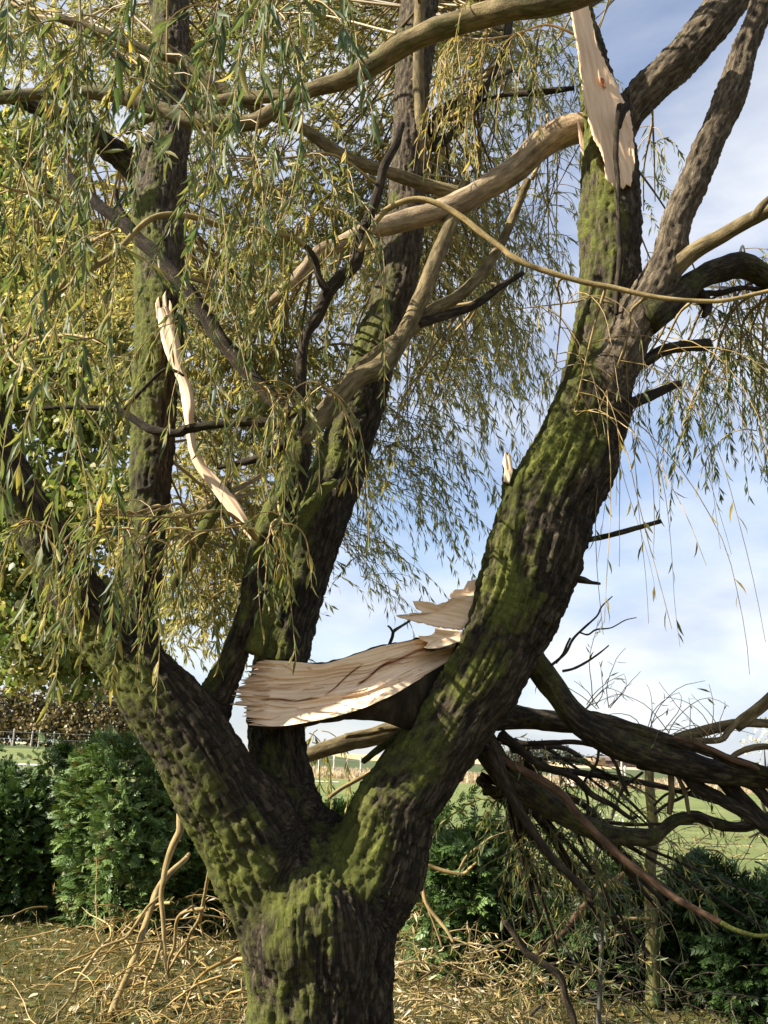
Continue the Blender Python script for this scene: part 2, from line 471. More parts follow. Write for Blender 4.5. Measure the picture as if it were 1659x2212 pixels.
def ground_mat():
    m, N, L, b = newmat('ground_cover')
    g = N.new('ShaderNodeNewGeometry'); sp = N.new('ShaderNodeSeparateXYZ')
    L.new(g.outputs['Position'], sp.inputs['Vector'])
    nw = noise(N, L, g.outputs['Position'], 0.12, 4)
    jit = N.new('ShaderNodeMath'); jit.operation = 'MULTIPLY_ADD'; jit.inputs[1].default_value = 8.0
    L.new(nw.outputs['Fac'], jit.inputs[0]); L.new(sp.outputs['Y'], jit.inputs[2])
    def two(c1, c2, sc, det=6):
        n = noise(N, L, g.outputs['Position'], sc, det, 0.65); r = ramp(N, [(0.35, c1), (0.65, c2)])
        L.new(n.outputs['Fac'], r.inputs['Fac']); return r
    lawn = two((0.040, 0.044, 0.014), (0.135, 0.108, 0.042), 4, 9)
    past = two((0.11, 0.145, 0.045), (0.20, 0.215, 0.085), 0.5, 9)
    dry = two((0.24, 0.17, 0.09), (0.40, 0.31, 0.18), 0.4)
    cer = two((0.065, 0.085, 0.035), (0.09, 0.11, 0.045), 0.1)
    stub = two((0.45, 0.34, 0.18), (0.58, 0.45, 0.26), 0.05)
    cur = lawn
    for src, y0, y1 in ((past, 15.5, 17.5), (dry, 66, 70), (cer, 90, 94), (stub, 260, 275)):
        mr = N.new('ShaderNodeMapRange'); mr.inputs['From Min'].default_value = y0; mr.inputs['From Max'].default_value = y1
        L.new(jit.outputs[0], mr.inputs['Value'])
        if src is dry:
            mrx = N.new('ShaderNodeMapRange'); mrx.inputs['From Min'].default_value = -12; mrx.inputs['From Max'].default_value = -7
            L.new(sp.outputs['X'], mrx.inputs['Value'])
            mu = N.new('ShaderNodeMath'); mu.operation = 'MULTIPLY'; L.new(mr.outputs['Result'], mu.inputs[0]); L.new(mrx.outputs['Result'], mu.inputs[1])
            mr = mu
        mxx = N.new('ShaderNodeMixRGB'); L.new(mr.outputs[0], mxx.inputs['Fac'])
        L.new(cur.outputs['Color'], mxx.inputs['Color1']); L.new(src.outputs['Color'], mxx.inputs['Color2'])
        cur = mxx
    L.new(cur.outputs['Color'], b.inputs['Base Color']); b.inputs['Roughness'].default_value = 0.95
    b.inputs['Specular IOR Level'].default_value = 0.1
    nb = noise(N, L, g.outputs['Position'], 25, 8, 0.7)
    bm = N.new('ShaderNodeBump'); bm.inputs['Strength'].default_value = 0.8; bm.inputs['Distance'].default_value = 0.04
    L.new(nb.outputs['Fac'], bm.inputs['Height']); L.new(bm.outputs['Normal'], b.inputs['Normal'])
    return m
M_GROUND = ground_mat()

# ------------------------------------------------------------------ the setting
xs = np.concatenate([-np.geomspace(1500, 8, 36), np.linspace(-7, 7, 43), np.geomspace(8, 1500, 36)])
ys = np.concatenate([-np.geomspace(60, 1.5, 12), np.linspace(0, 14, 60), np.geomspace(14.5, 2500, 90)])
gx, gy = np.meshgrid(xs, ys)
gz = gh(gx, gy) + np.where((gy > 2) & (gy < 16), (vn(np.stack([gx * 1.3, gy * 1.3, gx * 0], -1)) - 0.5) * 0.05, 0)
nx, ny = len(xs), len(ys)
ii, jj = np.meshgrid(np.arange(nx - 1), np.arange(ny - 1))
gq = np.stack([jj * nx + ii, jj * nx + ii + 1, (jj + 1) * nx + ii + 1, (jj + 1) * nx + ii], -1).reshape(-1, 4)
tag(mk('ground', np.stack([gx, gy, gz], -1).reshape(-1, 3), gq, None, M_GROUND), kind='structure',
    label='rough lawn running into green pasture and stubble', cat='ground')

ty = np.linspace(-90, -2, 60)
tv = np.concatenate([np.stack([ty, 0 * ty + 55.2, gh(ty, 0 * ty + 55.2) + 0.03], -1), np.stack([ty, 0 * ty + 57.0, gh(ty, 0 * ty + 57.0) + 0.03], -1)])
k = np.arange(59)
tag(mk('track', tv, np.stack([k, k + 1, 60 + k + 1, 60 + k], -1), None, M_TRACK), kind='structure', label='thin pale track across the far pasture', cat='track')

# ------------------------------------------------------------------ willow: skeleton traced from the photograph
MAIN = dict(
    trunk=(4.5, 4.5, [(692, 2460, 375), (692, 2330, 340), (692, 2212, 312), (692, 2100, 318), (688, 2010, 345), (684, 1940, 320), (684, 1880, 240), (684, 1830, 120)]),
    heart=(4.5, 4.5, [(688, 2060, 190, 4.5), (684, 1975, 250, 4.56), (680, 1890, 270, 4.62), (678, 1815, 240, 4.66), (692, 1760, 150, 4.66)]),
    left=(4.5, 4.0, [(650, 2010, 240), (570, 1860, 225), (495, 1735, 205), (430, 1625, 185), (345, 1508, 160), (248, 1395, 132), (175, 1292, 116), (112, 1192, 106), (60, 1100, 100), (8, 1000, 95), (-45, 880, 88), (-90, 720, 80)]),
    centre=(4.55, 5.6, [(665, 1960, 190), (630, 1790, 160), (602, 1650, 132), (597, 1510, 122), (612, 1385, 120), (648, 1260, 120), (690, 1125, 120), (735, 1000, 114), (775, 880, 106), (805, 780, 100), (835, 690, 94), (858, 600, 92), (872, 500, 88), (880, 400, 82), (885, 300, 78), (890, 200, 78), (897, 100, 82), (905, 0, 82), (914, -110, 78)]),
    right=(4.5, 4.55, [(735, 1990, 240), (815, 1860, 222), (858, 1742, 180), (906, 1672, 168), (950, 1606, 168), (993, 1540, 168), (1037, 1473, 172), (1078, 1393, 178), (1112, 1323, 190), (1152, 1206, 210), (1185, 1106, 200), (1228, 1015, 190), (1265, 925, 178), (1288, 855, 165)]),
    stem=(4.55, 4.75, [(1262, 930, 160), (1285, 810, 138), (1308, 700, 131), (1317, 600, 131), (1318, 500, 132), (1318, 400, 128), (1314, 330, 116), (1302, 260, 96), (1290, 180, 74), (1272, 90, 56), (1256, 10, 44), (1240, -60, 36)]),
    fork=(4.5, 4.25, [(1285, 900, 120), (1325, 800, 108), (1365, 712, 98), (1410, 635, 92), (1446, 550, 74), (1462, 478, 66), (1503, 385, 68), (1540, 290, 66), (1580, 203, 68), (1604, 120, 60), (1634, 45, 56), (1668, -50, 54)]),
    upper=(4.72, 4.6, [(1330, 320, 60), (1350, 255, 78), (1395, 200, 80), (1450, 150, 82), (1500, 95, 85), (1545, 40, 85), (1600, -40, 85)]),
    back=(4.45, 5.4, [(330, 1500, 110), (285, 1350, 108), (296, 1260, 100), (316, 1150, 86), (325, 1050, 90), (330, 950, 95), (335, 850, 100), (340, 750, 105), (345, 650, 108), (343, 550, 108), (340, 470, 110), (346, 400, 114), (357, 335, 105), (370, 270, 86), (373, 200, 78), (370, 100, 78), (365, 0, 82), (360, -110, 78)]),
    backarm=(5.3, 4.9, [(345, 420, 90), (280, 352, 62), (228, 316, 53), (175, 277, 45), (110, 245, 38), (40, 215, 32), (-40, 185, 26)]),
    dark=(4.5, 4.3, [(430, 1640, 120), (462, 1520, 84), (512, 1400, 62), (542, 1300, 56), (562, 1200, 60), (592, 1120, 66), (632, 1045, 72), (645, 970, 58), (632, 905, 46)]),
    torn_right=(4.5, 4.55, [(1120, 1130, 60), (1103, 1080, 42), (1098, 1040, 30), (1096, 1005, 22), (1095, 975, 8)]),
)
SKELS = {k_: skel(p, a_, b_) for k_, (a_, b_, p) in MAIN.items()}
SKELS['trunk'][0, 2] = -0.15
SKELS['trunk'][0, 3] *= 1.25
tree = empty('willow_tree', (SKELS['trunk'][0, 0], SKELS['trunk'][0, 1], 0.0),
             'big storm-torn willow with mossy forked trunk and hanging golden leafy twigs', 'tree')

def voxel_union(parts, vox, smooth_it=6):
    V, Q, T, A = merge(parts)
    me = mk('tmp', V, Q, T, link=False)
    o = bpy.data.objects.new('tmp', me); COL.objects.link(o)
    md = o.modifiers.new('r', 'REMESH'); md.mode = 'VOXEL'; md.voxel_size = vox
    if smooth_it:
        sm = o.modifiers.new('s', 'SMOOTH'); sm.iterations = smooth_it; sm.factor = 0.5
    bpy.context.view_layer.update()
    dg = bpy.context.evaluated_depsgraph_get()
    ev = bpy.data.meshes.new_from_object(o.evaluated_get(dg))
    bpy.data.objects.remove(o)
    n = len(ev.vertices); co = np.empty(n * 3, np.float32); ev.vertices.foreach_get('co', co)
    no = np.empty(n * 3, np.float32); ev.vertices.foreach_get('normal', no)
    nq = len(ev.polygons); vi = np.empty(len(ev.loops), np.int32); ev.loops.foreach_get('vertex_index', vi)
    lt = np.empty(nq, np.int32); ev.polygons.foreach_get('loop_total', lt)
    ls = np.empty(nq, np.int32); ev.polygons.foreach_get('loop_start', ls)
    q = vi[ls[lt == 4][:, None] + np.arange(4)]; t = vi[ls[lt == 3][:, None] + np.arange(3)]
    bpy.data.meshes.remove(ev)
    return co.reshape(-1, 3).astype(float), no.reshape(-1, 3).astype(float), q, t

co, no, q, t = voxel_union([tube(SKELS[k_], 28, 0.03, lump=0.05, seed=i) for i, k_ in enumerate(MAIN)], 0.0105, 7)
# bark coordinates: nearest limb axis
best = np.full(len(co), 1e9); bk = np.zeros((len(co), 3)); rad = np.zeros(len(co)); lid = np.zeros(len(co), int); per = []
for i, k_ in enumerate(MAIN):
    C = catmull(SKELS[k_], 70); c, r = C[:, :3], C[:, 3]
    T_, U_, W_ = frames(c)
    ln = np.concatenate([[0], np.cumsum(np.linalg.norm(np.diff(c, axis=0), axis=1))])
    lo, hi = (c - r[:, None]).min(0) - 0.12, (c + r[:, None]).max(0) + 0.12
    sel = np.where(((co > lo) & (co < hi)).all(1))[0]
    p = co[sel]; bd = np.full(len(sel), 1e9); bb = np.zeros((len(sel), 3)); br_ = np.zeros(len(sel))
    for s0 in range(0, len(c) - 1):
        ab = c[s0 + 1] - c[s0]; ap = p - c[s0]
        tt = np.clip(ap @ ab / (ab @ ab), 0, 1)
        dv = ap - tt[:, None] * ab
        dist = np.linalg.norm(dv, axis=1) - (r[s0] * (1 - tt) + r[s0 + 1] * tt) * 0.95
        mm = dist < bd
        bd[mm] = dist[mm]; br_[mm] = r[s0]
        tm = tt[mm][:, None]; Um = U_[s0] * (1 - tm) + U_[s0 + 1] * tm; Wm = W_[s0] * (1 - tm) + W_[s0 + 1] * tm
        nn_ = norm(dv[mm]) * (r[s0] * (1 - tm) + r[s0 + 1] * tm)
        bb[mm] = np.stack([(nn_ * Um).sum(1), (nn_ * Wm).sum(1), ln[s0] + tt[mm] * (ln[s0 + 1] - ln[s0])], -1)
    per.append((sel, bd, bb, br_))
    mm = bd < best[sel]
    best[sel[mm]] = bd[mm]; rad[sel[mm]] = br_[mm]; lid[sel[mm]] = i
hb = np.zeros(len(co)); hw = np.zeros(len(co)); sc_r = np.zeros(len(co))
for i, (sel, bd, bb, br_) in enumerate(per):
    w = np.exp(-(bd - best[sel]) / 0.016); m2 = w > 0.03
    sel, bb, w, br_ = sel[m2], bb[m2], w[m2], br_[m2]
    sr = np.clip(br_ / 0.22, 0.25, 1.0)
    h_ = bark_h(bb + i * 13.7, 0.027) * sr + bark_h(bb + i * 13.7, 0.018) * (1 - sr)
    hb[sel] += h_ * w; hw[sel] += w; sc_r[sel] += sr * w; bk[sel] += bb * w[:, None]
bk /= np.maximum(hw, 1e-6)[:, None]; hb /= np.maximum(hw, 1e-6); sc_r /= np.maximum(hw, 1e-6)
lumps = vn(co * 5.0) - 0.5
fine = (vn(co * 55) - 0.5) + 0.6 * (vn(co * 34 + 4) - 0.5)
co2 = co + no * ((hb - 0.72) * (0.008 + 0.019 * sc_r) + lumps * 0.022 * sc_r + fine * 0.011)[:, None]
# moss: on the left and near side of the limbs, patchy, less of it high up
face = no @ norm(np.array((-0.75, -0.55, 0.25)))
keys = list(MAIN); isin = lambda *n_: np.isin(lid, [keys.index(x) for x in n_]).astype(float)
mo = 0.60 * sstep(-0.30, 0.75, face) + (vn(co * 2.6 + 5) - 0.5) * 0.42 + (vn(co * 9.0 + 2) - 0.5) * 0.35 + (vn(co * 30.0 + 2) - 0.5) * 0.25 + 0.26 * (hb - 0.62) + 0.08
mo = mo - isin('fork', 'upper') * (0.55 * sstep(2.6, 3.3, co[:, 2])) - isin('centre') * 0.25 * sstep(3.4, 4.6, co[:, 2])
yg = isin('fork', 'upper') * sstep(2.5, 3.2, co[:, 2]) + isin('centre', 'back') * 0.6 * sstep(3.2, 4.6, co[:, 2]) + isin('stem') * 0.25 * sstep(3, 4, co[:, 2])
yg = np.clip(yg + 0.25 * (vn(co * 2) - 0.5), 0, 1)
mk('trunk', co2, q, t, M_BARK, tree, {'bk': bk, 'hh': hb, 'moss': mo, 'young': yg})

ANCH = [SKELS[k_][:, :3] for k_ in ('left', 'centre', 'stem', 'fork', 'upper', 'back', 'backarm', 'dark')]

# ---- the thinner branches, one mesh each
BR = [
    # name, material, Y0, Y1, moss, points
    ('p', 4.95, 4.1, .25, [(270, 285, 16), (333, 250, 20), (417, 230, 22), (500, 213, 24), (553, 210, 26), (620, 206, 30), (686, 190, 36), (753, 168, 42), (820, 130, 46), (870, 97, 49), (920, 73, 52), (986, 50, 52), (1053, 30, 54), (1106, 17, 56), (1206, 0, 58), (1320, -40, 60)]),
    ('p', 4.0, 2.7, .2, [(-90, 740, 70), (-170, 500, 64), (-160, 220, 58), (-60, -40, 52), (120, -200, 46), (360, -290, 40), (600, -330, 34), (800, -360, 24)]),
    ('p', 4.7, 4.55, .25, [(-30, 215, 26), (80, 203, 28), (200, 200, 32), (253, 207, 32), (317, 227, 32), (367, 243, 32), (417, 263, 33), (500, 267, 36), (553, 262, 36), (590, 240, 34), (640, 212, 30)]),
    ('p', 4.75, 4.85, .1, [(123, 37, 20), (207, 67, 22), (267, 90, 23), (317, 110, 24), (367, 123, 24), (400, 133, 26), (450, 173, 26), (483, 193, 25), (570, 240, 24), (653, 277, 24), (703, 313, 26), (770, 350, 27), (820, 367, 28), (870, 383, 28), (920, 400, 30), (970, 413, 32), (1020, 428, 34)]),
    ('w', 4.72, 4.75, .0, [(1330, 300, 50), (1262, 276, 66), (1206, 290, 66), (1156, 325, 62), (1106, 370, 58), (1053, 402, 55), (1000, 435, 52), (936, 460, 50), (860, 480, 48), (803, 495, 44), (736, 527, 37), (690, 545, 33), (650, 590, 28), (600, 640, 22), (560, 670, 16)]),
    ('p', 5.3, 5.2, .1, [(905, 372, 27), (907, 250, 25), (903, 150, 24), (905, 80, 25), (908, -20, 25)]),
    ('p', 4.3, 4.8, .15, [(645, 955, 40), (720, 880, 38), (770, 820, 42), (820, 795, 46), (853, 753, 42), (886, 696, 38), (913, 636, 36), (936, 573, 34), (958, 520, 32), (985, 455, 30), (1005, 400, 26)]),
    ('p', 4.4, 5.0, .15, [(690, 890, 26), (770, 800, 26), (830, 750, 26), (886, 715, 28), (926, 676, 28), (986, 643, 26), (1030, 603, 24), (1060, 563, 22), (1095, 500, 20), (1140, 390, 18)]),
    ('d', 4.6, 5.0, .1, [(900, 700, 26), (940, 687, 22), (980, 676, 20), (1030, 656, 19), (1086, 616, 15), (1130, 590, 10)]),
    ('d', 4.3, 4.25, .05, [(636, 925, 44), (650, 853, 26), (653, 770, 24), (663, 720, 24), (686, 686, 26), (710, 630, 28), (740, 596, 30), (770, 563, 30), (780, 517, 26), (793, 483, 25), (816, 417, 22), (830, 360, 20), (856, 310, 18), (868, 267, 15)]),
    ('d', 4.27, 4.2, .05, [(708, 630, 22), (690, 600, 16), (680, 560, 14), (660, 530, 10)]),
    ('s', 4.25, 3.9, .0, [(775, 545, 12), (816, 473, 13), (853, 443, 13), (903, 430, 13), (953, 443, 13), (1003, 473, 13), (1036, 500, 13), (1086, 537, 12), (1106, 553, 13), (1156, 578, 13), (1256, 608, 12), (1323, 621, 12), (1406, 640, 11), (1473, 648, 10), (1556, 650, 10), (1640, 633, 9), (1690, 620, 9)]),
    ('s', 4.25, 3.8, .0, [(690, 565, 14), (653, 527, 13), (620, 510, 12), (533, 493, 12), (483, 490, 13), (433, 473, 13), (377, 463, 13), (333, 470, 13), (300, 493, 13), (240, 553, 13), (133, 626, 13), (50, 733, 10), (-10, 790, 9)]),
    ('d', 4.3, 4.4, .0, [(628, 905, 38), (560, 830, 34), (483, 743, 34), (467, 720, 34), (427, 660, 34), (383, 603, 34), (340, 550, 33), (300, 517, 31), (267, 483, 30), (220, 450, 28), (180, 413, 26), (147, 380, 22)]),
    ('d', 4.39, 4.36, .0, [(280, 490, 14), (262, 455, 12), (252, 430, 11), (251, 408, 9)]),
    ('d', 4.3, 4.45, .15, [(625, 920, 26), (560, 912, 22), (490, 915, 20), (410, 926, 20), (383, 936, 20), (333, 930, 20), (300, 913, 18), (260, 888, 16), (233, 883, 14), (127, 880, 10), (40, 890, 6)]),
    ('d', 4.4, 4.4, .0, [(267, 886, 10), (310, 840, 8), (353, 800, 8), (380, 802, 7), (397, 812, 6)]),
    ('d', 4.4, 4.5, .1, [(640, 925, 28), (610, 960, 22), (570, 985, 20), (520, 1000, 16), (470, 1010, 10)]),
    ('m', 4.4, 4.55, .55, [(545, 1410, 42), (590, 1290, 38), (620, 1180, 36), (660, 1110, 32), (700, 1060, 28), (725, 1040, 20)]),
    ('m', 4.4, 4.8, .5, [(380, 1260, 30), (420, 1180, 30), (460, 1110, 30), (490, 1060, 24)]),
    ('p', 4.42, 4.1, .1, [(1420, 610, 54), (1490, 550, 38), (1550, 515, 33), (1610, 480, 32), (1690, 440, 30)]),
    ('p', 4.1, 4.0, .1, [(1630, 470, 22), (1650, 440, 16), (1680, 410, 12)]),
    ('b', 4.4, 4.6, .25, [(1390, 690, 90), (1455, 645, 66), (1508, 602, 50), (1556, 582, 54), (1606, 572, 56), (1645, 592, 52), (1690, 620, 46)]),
    ('d', 4.55, 4.5, .1, [(1500, 625, 26), (1520, 648, 30), (1528, 668, 22), (1520, 682, 12)]),
    ('d', 4.5, 4.6, .1, [(1430, 690, 30), (1500, 640, 16), (1560, 632, 14), (1600, 622, 12), (1665, 628, 10)]),
    ('d', 4.5, 4.6, .2, [(1350, 800, 34), (1392, 780, 28), (1440, 754, 26), (1490, 747, 27), (1531, 743, 26)]),
    ('d', 4.5, 4.6, .1, [(1350, 878, 30), (1385, 863, 25), (1424, 846, 22), (1468, 828, 14)]),
    ('d', 4.5, 4.5, .1, [(1250, 1168, 14), (1283, 1164, 13), (1356, 1146, 12), (1427, 1126, 11)]),
    ('d', 4.5, 4.5, .1, [(1225, 1252, 20), (1255, 1252, 16), (1275, 1258, 11), (1297, 1261, 6)]),
    ('d', 4.37, 4.37, .0, [(1340, 228, 18), (1333, 270, 14), (1330, 330, 12), (1335, 400, 12), (1335, 450, 11), (1337, 510, 13), (1339, 560, 13), (1333, 620, 13), (1331, 680, 10)]),
    ('d', 4.42, 4.37, .0, [(1355, 228, 20), (1345, 245, 16), (1336, 275, 14)]),
    ('d', 4.75, 5.6, .1, [(1270, 15, 14), (1300, -5, 12), (1350, -30, 10)]),
    ('d', 4.8, 5.4, .0, [(1290, 60, 8), (1296, 100, 8), (1303, 150, 8), (1315, 200, 6)]),
    ('d', 5.3, 5.6, .1, [(1240, 190, 10), (1160, 200, 16), (1090, 205, 10), (1030, 220, 6)]),
    ('d', 5.4, 5.6, .1, [(930, 290, 30), (960, 235, 22), (1010, 215, 16), (1060, 180, 10), (1110, 150, 5)]),
    ('s', 4.9, 5.2, .1, [(1150, 385, 10), (1170, 340, 9), (1190, 290, 8), (1182, 250, 7)]),
    ('d', 5.5, 5.8, .1, [(930, 320, 24), (1000, 270, 18), (1060, 170, 12), (1090, 110, 20), (1100, 40, 18), (1105, -30, 16)]),
]
MATS = dict(w=M_CREAM, p=M_PALEBARK, d=M_DARKBARK, s=M_STICK, m=M_BARK, b=M_BARK, g=M_GREY, r=M_PEELED)
for i, (mk_, a_, b_, ms_, pts) in enumerate(BR):
    S = skel(pts, a_, b_)
    thick = S[:, 3].max()
    amp = {'w': 0.006, 'p': 0.004, 'd': 0.005, 's': 0.001, 'm': 0.012, 'b': 0.010}[mk_] * min(1, thick / 0.04)
    v_, q_, t_, a = tube(S, 16 if thick > 0.025 else 9, lump=0.10 if mk_ != 's' else 0.06, amp=amp, w=max(0.008, thick * 0.3), seed=i + 20)
    a['moss'] = ms_ + 0.2 + (vn(v_ * 4) - 0.5) * 0.3
    mk('branch', v_, q_, t_, MATS[mk_], tree, a)
    if mk_ != 's' or thick > 0.012: ANCH.append(S[:, :3])
ANCHP = np.concatenate([catmull(a, 24) if len(a) > 2 else a for a in ANCH])

# ---- torn wood pieces
def poly_slab(name, outline, Y, thick, parent, nseg=None, dish=0.0, seed=0, tilt=(0.0, 0.0), grain=None, jag=2.0, mat=M_WOOD, stain=0.0):
    """a torn slab: outline in photo pixels, laid at distance Y, with real thickness and a fibrous front"""
    O = np.array(outline, float)
    P = np.vstack([O, O[:1]]); out = []
    for a_, b_ in zip(P[:-1], P[1:]):
        n = max(2, int(np.linalg.norm(b_ - a_) / 5))
        for u in np.linspace(0, 1, n, endpoint=False): out.append(a_ + (b_ - a_) * u)
    E = np.array(out)
    ctr = E.mean(0); E0 = E
    E = E + (RNG.random(E.shape) - 0.5) * jag * 2
    g = np.array(grain if grain is not None else (1, 0), float); g /= np.linalg.norm(g)
    rings = [1.0, 0.97, 0.85, 0.65, 0.42, 0.2]
    V, S = [], []
    for kk, f in enumerate(rings):
        pp = ctr + ((E if kk == 0 else E0) - ctr) * f
        al = pp @ g; ac = pp @ np.array((-g[1], g[0]))
        fib = (vn(np.stack([al * 0.02, ac * 0.22, 0 * al + seed], -1)) - 0.5)
        Yd = Y + tilt[0] * (pp[:, 0] - ctr[0]) + tilt[1] * (pp[:, 1] - ctr[1]) + dish * (1 - f) + fib * 0.010 * (f < 0.99)
        if kk == 0: Yd = Yd + 0.006
        V.append(at(pp[:, 0], pp[:, 1], Yd)); S.append(np.stack([ac * 0.002, 0 * ac + seed, al * 0.002], -1))
    back = at(E[:, 0], E[:, 1], Y + thick + tilt[0] * (E[:, 0] - ctr[0]) + tilt[1] * (E[:, 1] - ctr[1]))
    n = len(E)
    cpt = at(ctr[0], ctr[1], Y + dish)[None]; bpt = at(ctr[0], ctr[1], Y + thick)[None]
    Vv = np.concatenate([back] + V + [cpt, bpt])
    B = np.concatenate([S[0]] + S + [S[-1][:1], S[-1][:1]])
    Q, kk = [], np.arange(n); kn = (kk + 1) % n
    for r_ in range(len(rings)):
        Q.append(np.stack([r_ * n + kk, r_ * n + kn, (r_ + 1) * n + kn, (r_ + 1) * n + kk], -1))
    li = len(rings) * n; c0 = (len(rings) + 1) * n
    T = np.vstack([np.stack([li + kk, li + kn, np.full(n, c0)], -1), np.stack([kn, kk, np.full(n, c0 + 1)], -1)])
    return mk(name, Vv, np.concatenate(Q), T, mat, parent, {'bk': B, 'stain': np.full(len(Vv), stain), 'moss': np.zeros(len(Vv)) - 1, 'hh': np.zeros(len(Vv))}, smooth=True)

poly_slab('torn_wood', [(1228, -20), (1266, -10), (1278, 40), (1290, 95), (1300, 120), (1318, 155), (1335, 185), (1345, 215), (1360, 235), (1366, 275), (1370, 320), (1372, 350), (1366, 375), (1363, 405), (1352, 398), (1346, 411), (1338, 400), (1328, 406), (1319, 396), (1308, 385), (1306, 350), (1296, 325), (1282, 300), (1272, 265), (1262, 220), (1254, 165), (1248, 110), (1236, 50)],
          4.47, 0.17, tree, dish=0.012, seed=3, grain=(0.22, 1), jag=1.4, tilt=(0.0009, -0.0005), stain=0.16)
poly_slab('knot', [(1296, 166), (1303, 168), (1309, 176), (1308, 190), (1302, 184), (1297, 174)], 4.472, 0.02, tree, seed=5, grain=(0.2, 1), jag=.5, stain=0.9)
for o_ in ([(1362, 300), (1370, 322), (1372, 350), (1368, 372), (1358, 340)],
           [(1245, 255), (1250, 262), (1260, 300), (1262, 340), (1255, 325), (1250, 295)],
           [(1085, 1000), (1092, 972), (1096, 985), (1099, 975), (1105, 990), (1108, 1020), (1100, 1045), (1088, 1040), (1090, 1015)]):
    poly_slab('splinter', o_, 4.46, 0.03, tree, seed=4, grain=(0.15, 1), jag=0.8)
strip = [(340, 672), (343, 655), (350, 668), (352, 650), (358, 672), (362, 655), (372, 690), (382, 715), (389, 750), (388, 780), (398, 806), (413, 836), (418, 870), (413, 905), (417, 935), (424, 970), (443, 1003), (474, 1036), (505, 1078), (530, 1110), (548, 1150), (556, 1175), (580, 1200), (604, 1202), (602, 1216), (578, 1212), (548, 1186), (530, 1150), (500, 1112), (478, 1085), (450, 1050), (420, 1010), (407, 972), (400, 920), (394, 872), (388, 836), (372, 806), (360, 772), (350, 735), (342, 700)]
def ribbon(name, L_, R_, Y, thick, parent, seed=0):
    """long torn strip between a left and a right edge line given in pixels"""
    a = catmull(np.c_[np.array(L_, float), np.zeros(len(L_))], 70); b = catmull(np.c_[np.array(R_, float), np.zeros(len(R_))], 70)
    m = 9; V, B = [], []
    for r_ in range(m):
        f = r_ / (m - 1)
        p = a * (1 - f) + b * f
        p = p + (RNG.random(p.shape) - 0.5) * (1.6 if r_ in (0, m - 1) else 0.4)
        Y_ = np.linspace(Y[0], Y[1], 70) - 0.02 * math.sin(math.pi * f) + (vn(np.stack([np.linspace(0, 9, 70), np.full(70, f * 9.0), np.full(70, seed)], -1)) - 0.5) * 0.02
        V.append(at(p[:, 0], p[:, 1], Y_)); B.append(np.stack([np.full(70, f * 0.07), np.zeros(70), np.linspace(0, 1.6, 70)], -1))
    Vb = [v + np.array((0.0, thick, 0)) for v in (V[0], V[-1])]
    V = [Vb[0]] + V + [Vb[1]]; B = [B[0]] + B + [B[-1]]
    n = 70; K = len(V)
    i = np.arange(K)[:, None]; j = np.arange(n - 1)[None]
    Q = np.stack([i * n + j, i * n + j + 1, ((i + 1) % K) * n + j + 1, ((i + 1) % K) * n + j], -1).reshape(-1, 4)
    Vv = np.concatenate(V)
    return mk(name, Vv, Q, None, M_WOOD, parent, {'bk': np.concatenate(B), 'stain': np.full(len(Vv), .14)}, smooth=True)
ribbon('torn_strip', [(338, 668), (344, 710), (352, 745), (362, 775), (378, 810), (388, 836), (393, 872), (399, 910), (406, 965), (420, 1006), (450, 1048), (480, 1088), (505, 1120), (532, 1155), (556, 1185), (580, 1208)],
       [(360, 660), (378, 705), (388, 745), (389, 775), (402, 812), (413, 838), (418, 870), (414, 910), (424, 965), (444, 1002), (474, 1035), (510, 1078), (532, 1112), (550, 1152), (575, 1190), (602, 1202)], (4.71, 4.44), 0.05, tree, 2)
for o_ in ([(338, 690), (336, 655), (343, 640), (346, 665), (350, 690)], [(350, 690), (352, 640), (358, 628), (361, 660), (364, 690)], [(362, 700), (366, 648), (371, 655), (372, 680), (376, 705)]):
    poly_slab('splinter', o_, 4.70, 0.05, tree, seed=9, grain=(0.1, 1), jag=0.6)

# ------------------------------------------------------------------ the broken limb, its torn face towards the garden
limb = empty('broken_limb', at(760.0, 1500.0, 4.5), 'snapped willow limb with pale splintered face wedged in the fork, branches sprawling behind', 'broken limb')
top = np.array([(556, 1424), (586, 1426), (620, 1428), (653, 1431), (696, 1434), (740, 1423), (770, 1413), (820, 1397), (860, 1389), (886, 1384), (905, 1380), (940, 1376), (975, 1380), (1010, 1390)], float)
bot = np.array([(535, 1566), (586, 1569), (620, 1567), (653, 1562), (686, 1556), (720, 1549), (786, 1529), (820, 1514), (853, 1499), (880, 1483), (903, 1469), (930, 1455), (960, 1438), (1005, 1415)], float)
bot2 = np.array([(535, 1568), (586, 1573), (620, 1571), (653, 1567), (686, 1564), (720, 1561), (786, 1553), (820, 1556), (853, 1566), (880, 1574), (903, 1580), (930, 1582), (960, 1580), (1005, 1570)], float)
NU, NV = 240, 140
ct = catmull(np.c_[top, 0 * top[:, 0]], NU)[:, :2]; cb = catmull(np.c_[bot, 0 * bot[:, 0]], NU)[:, :2]; cb2 = catmull(np.c_[bot2, 0 * bot2[:, 0]], NU)[:, :2]
u = np.linspace(0, 1, NU)[:, None]; v = np.linspace(0, 1, NV)[None]
X = ct[:, None, 0] * (1 - v) + cb[:, None, 0] * v; Yp = ct[:, None, 1] * (1 - v) + cb[:, None, 1] * v
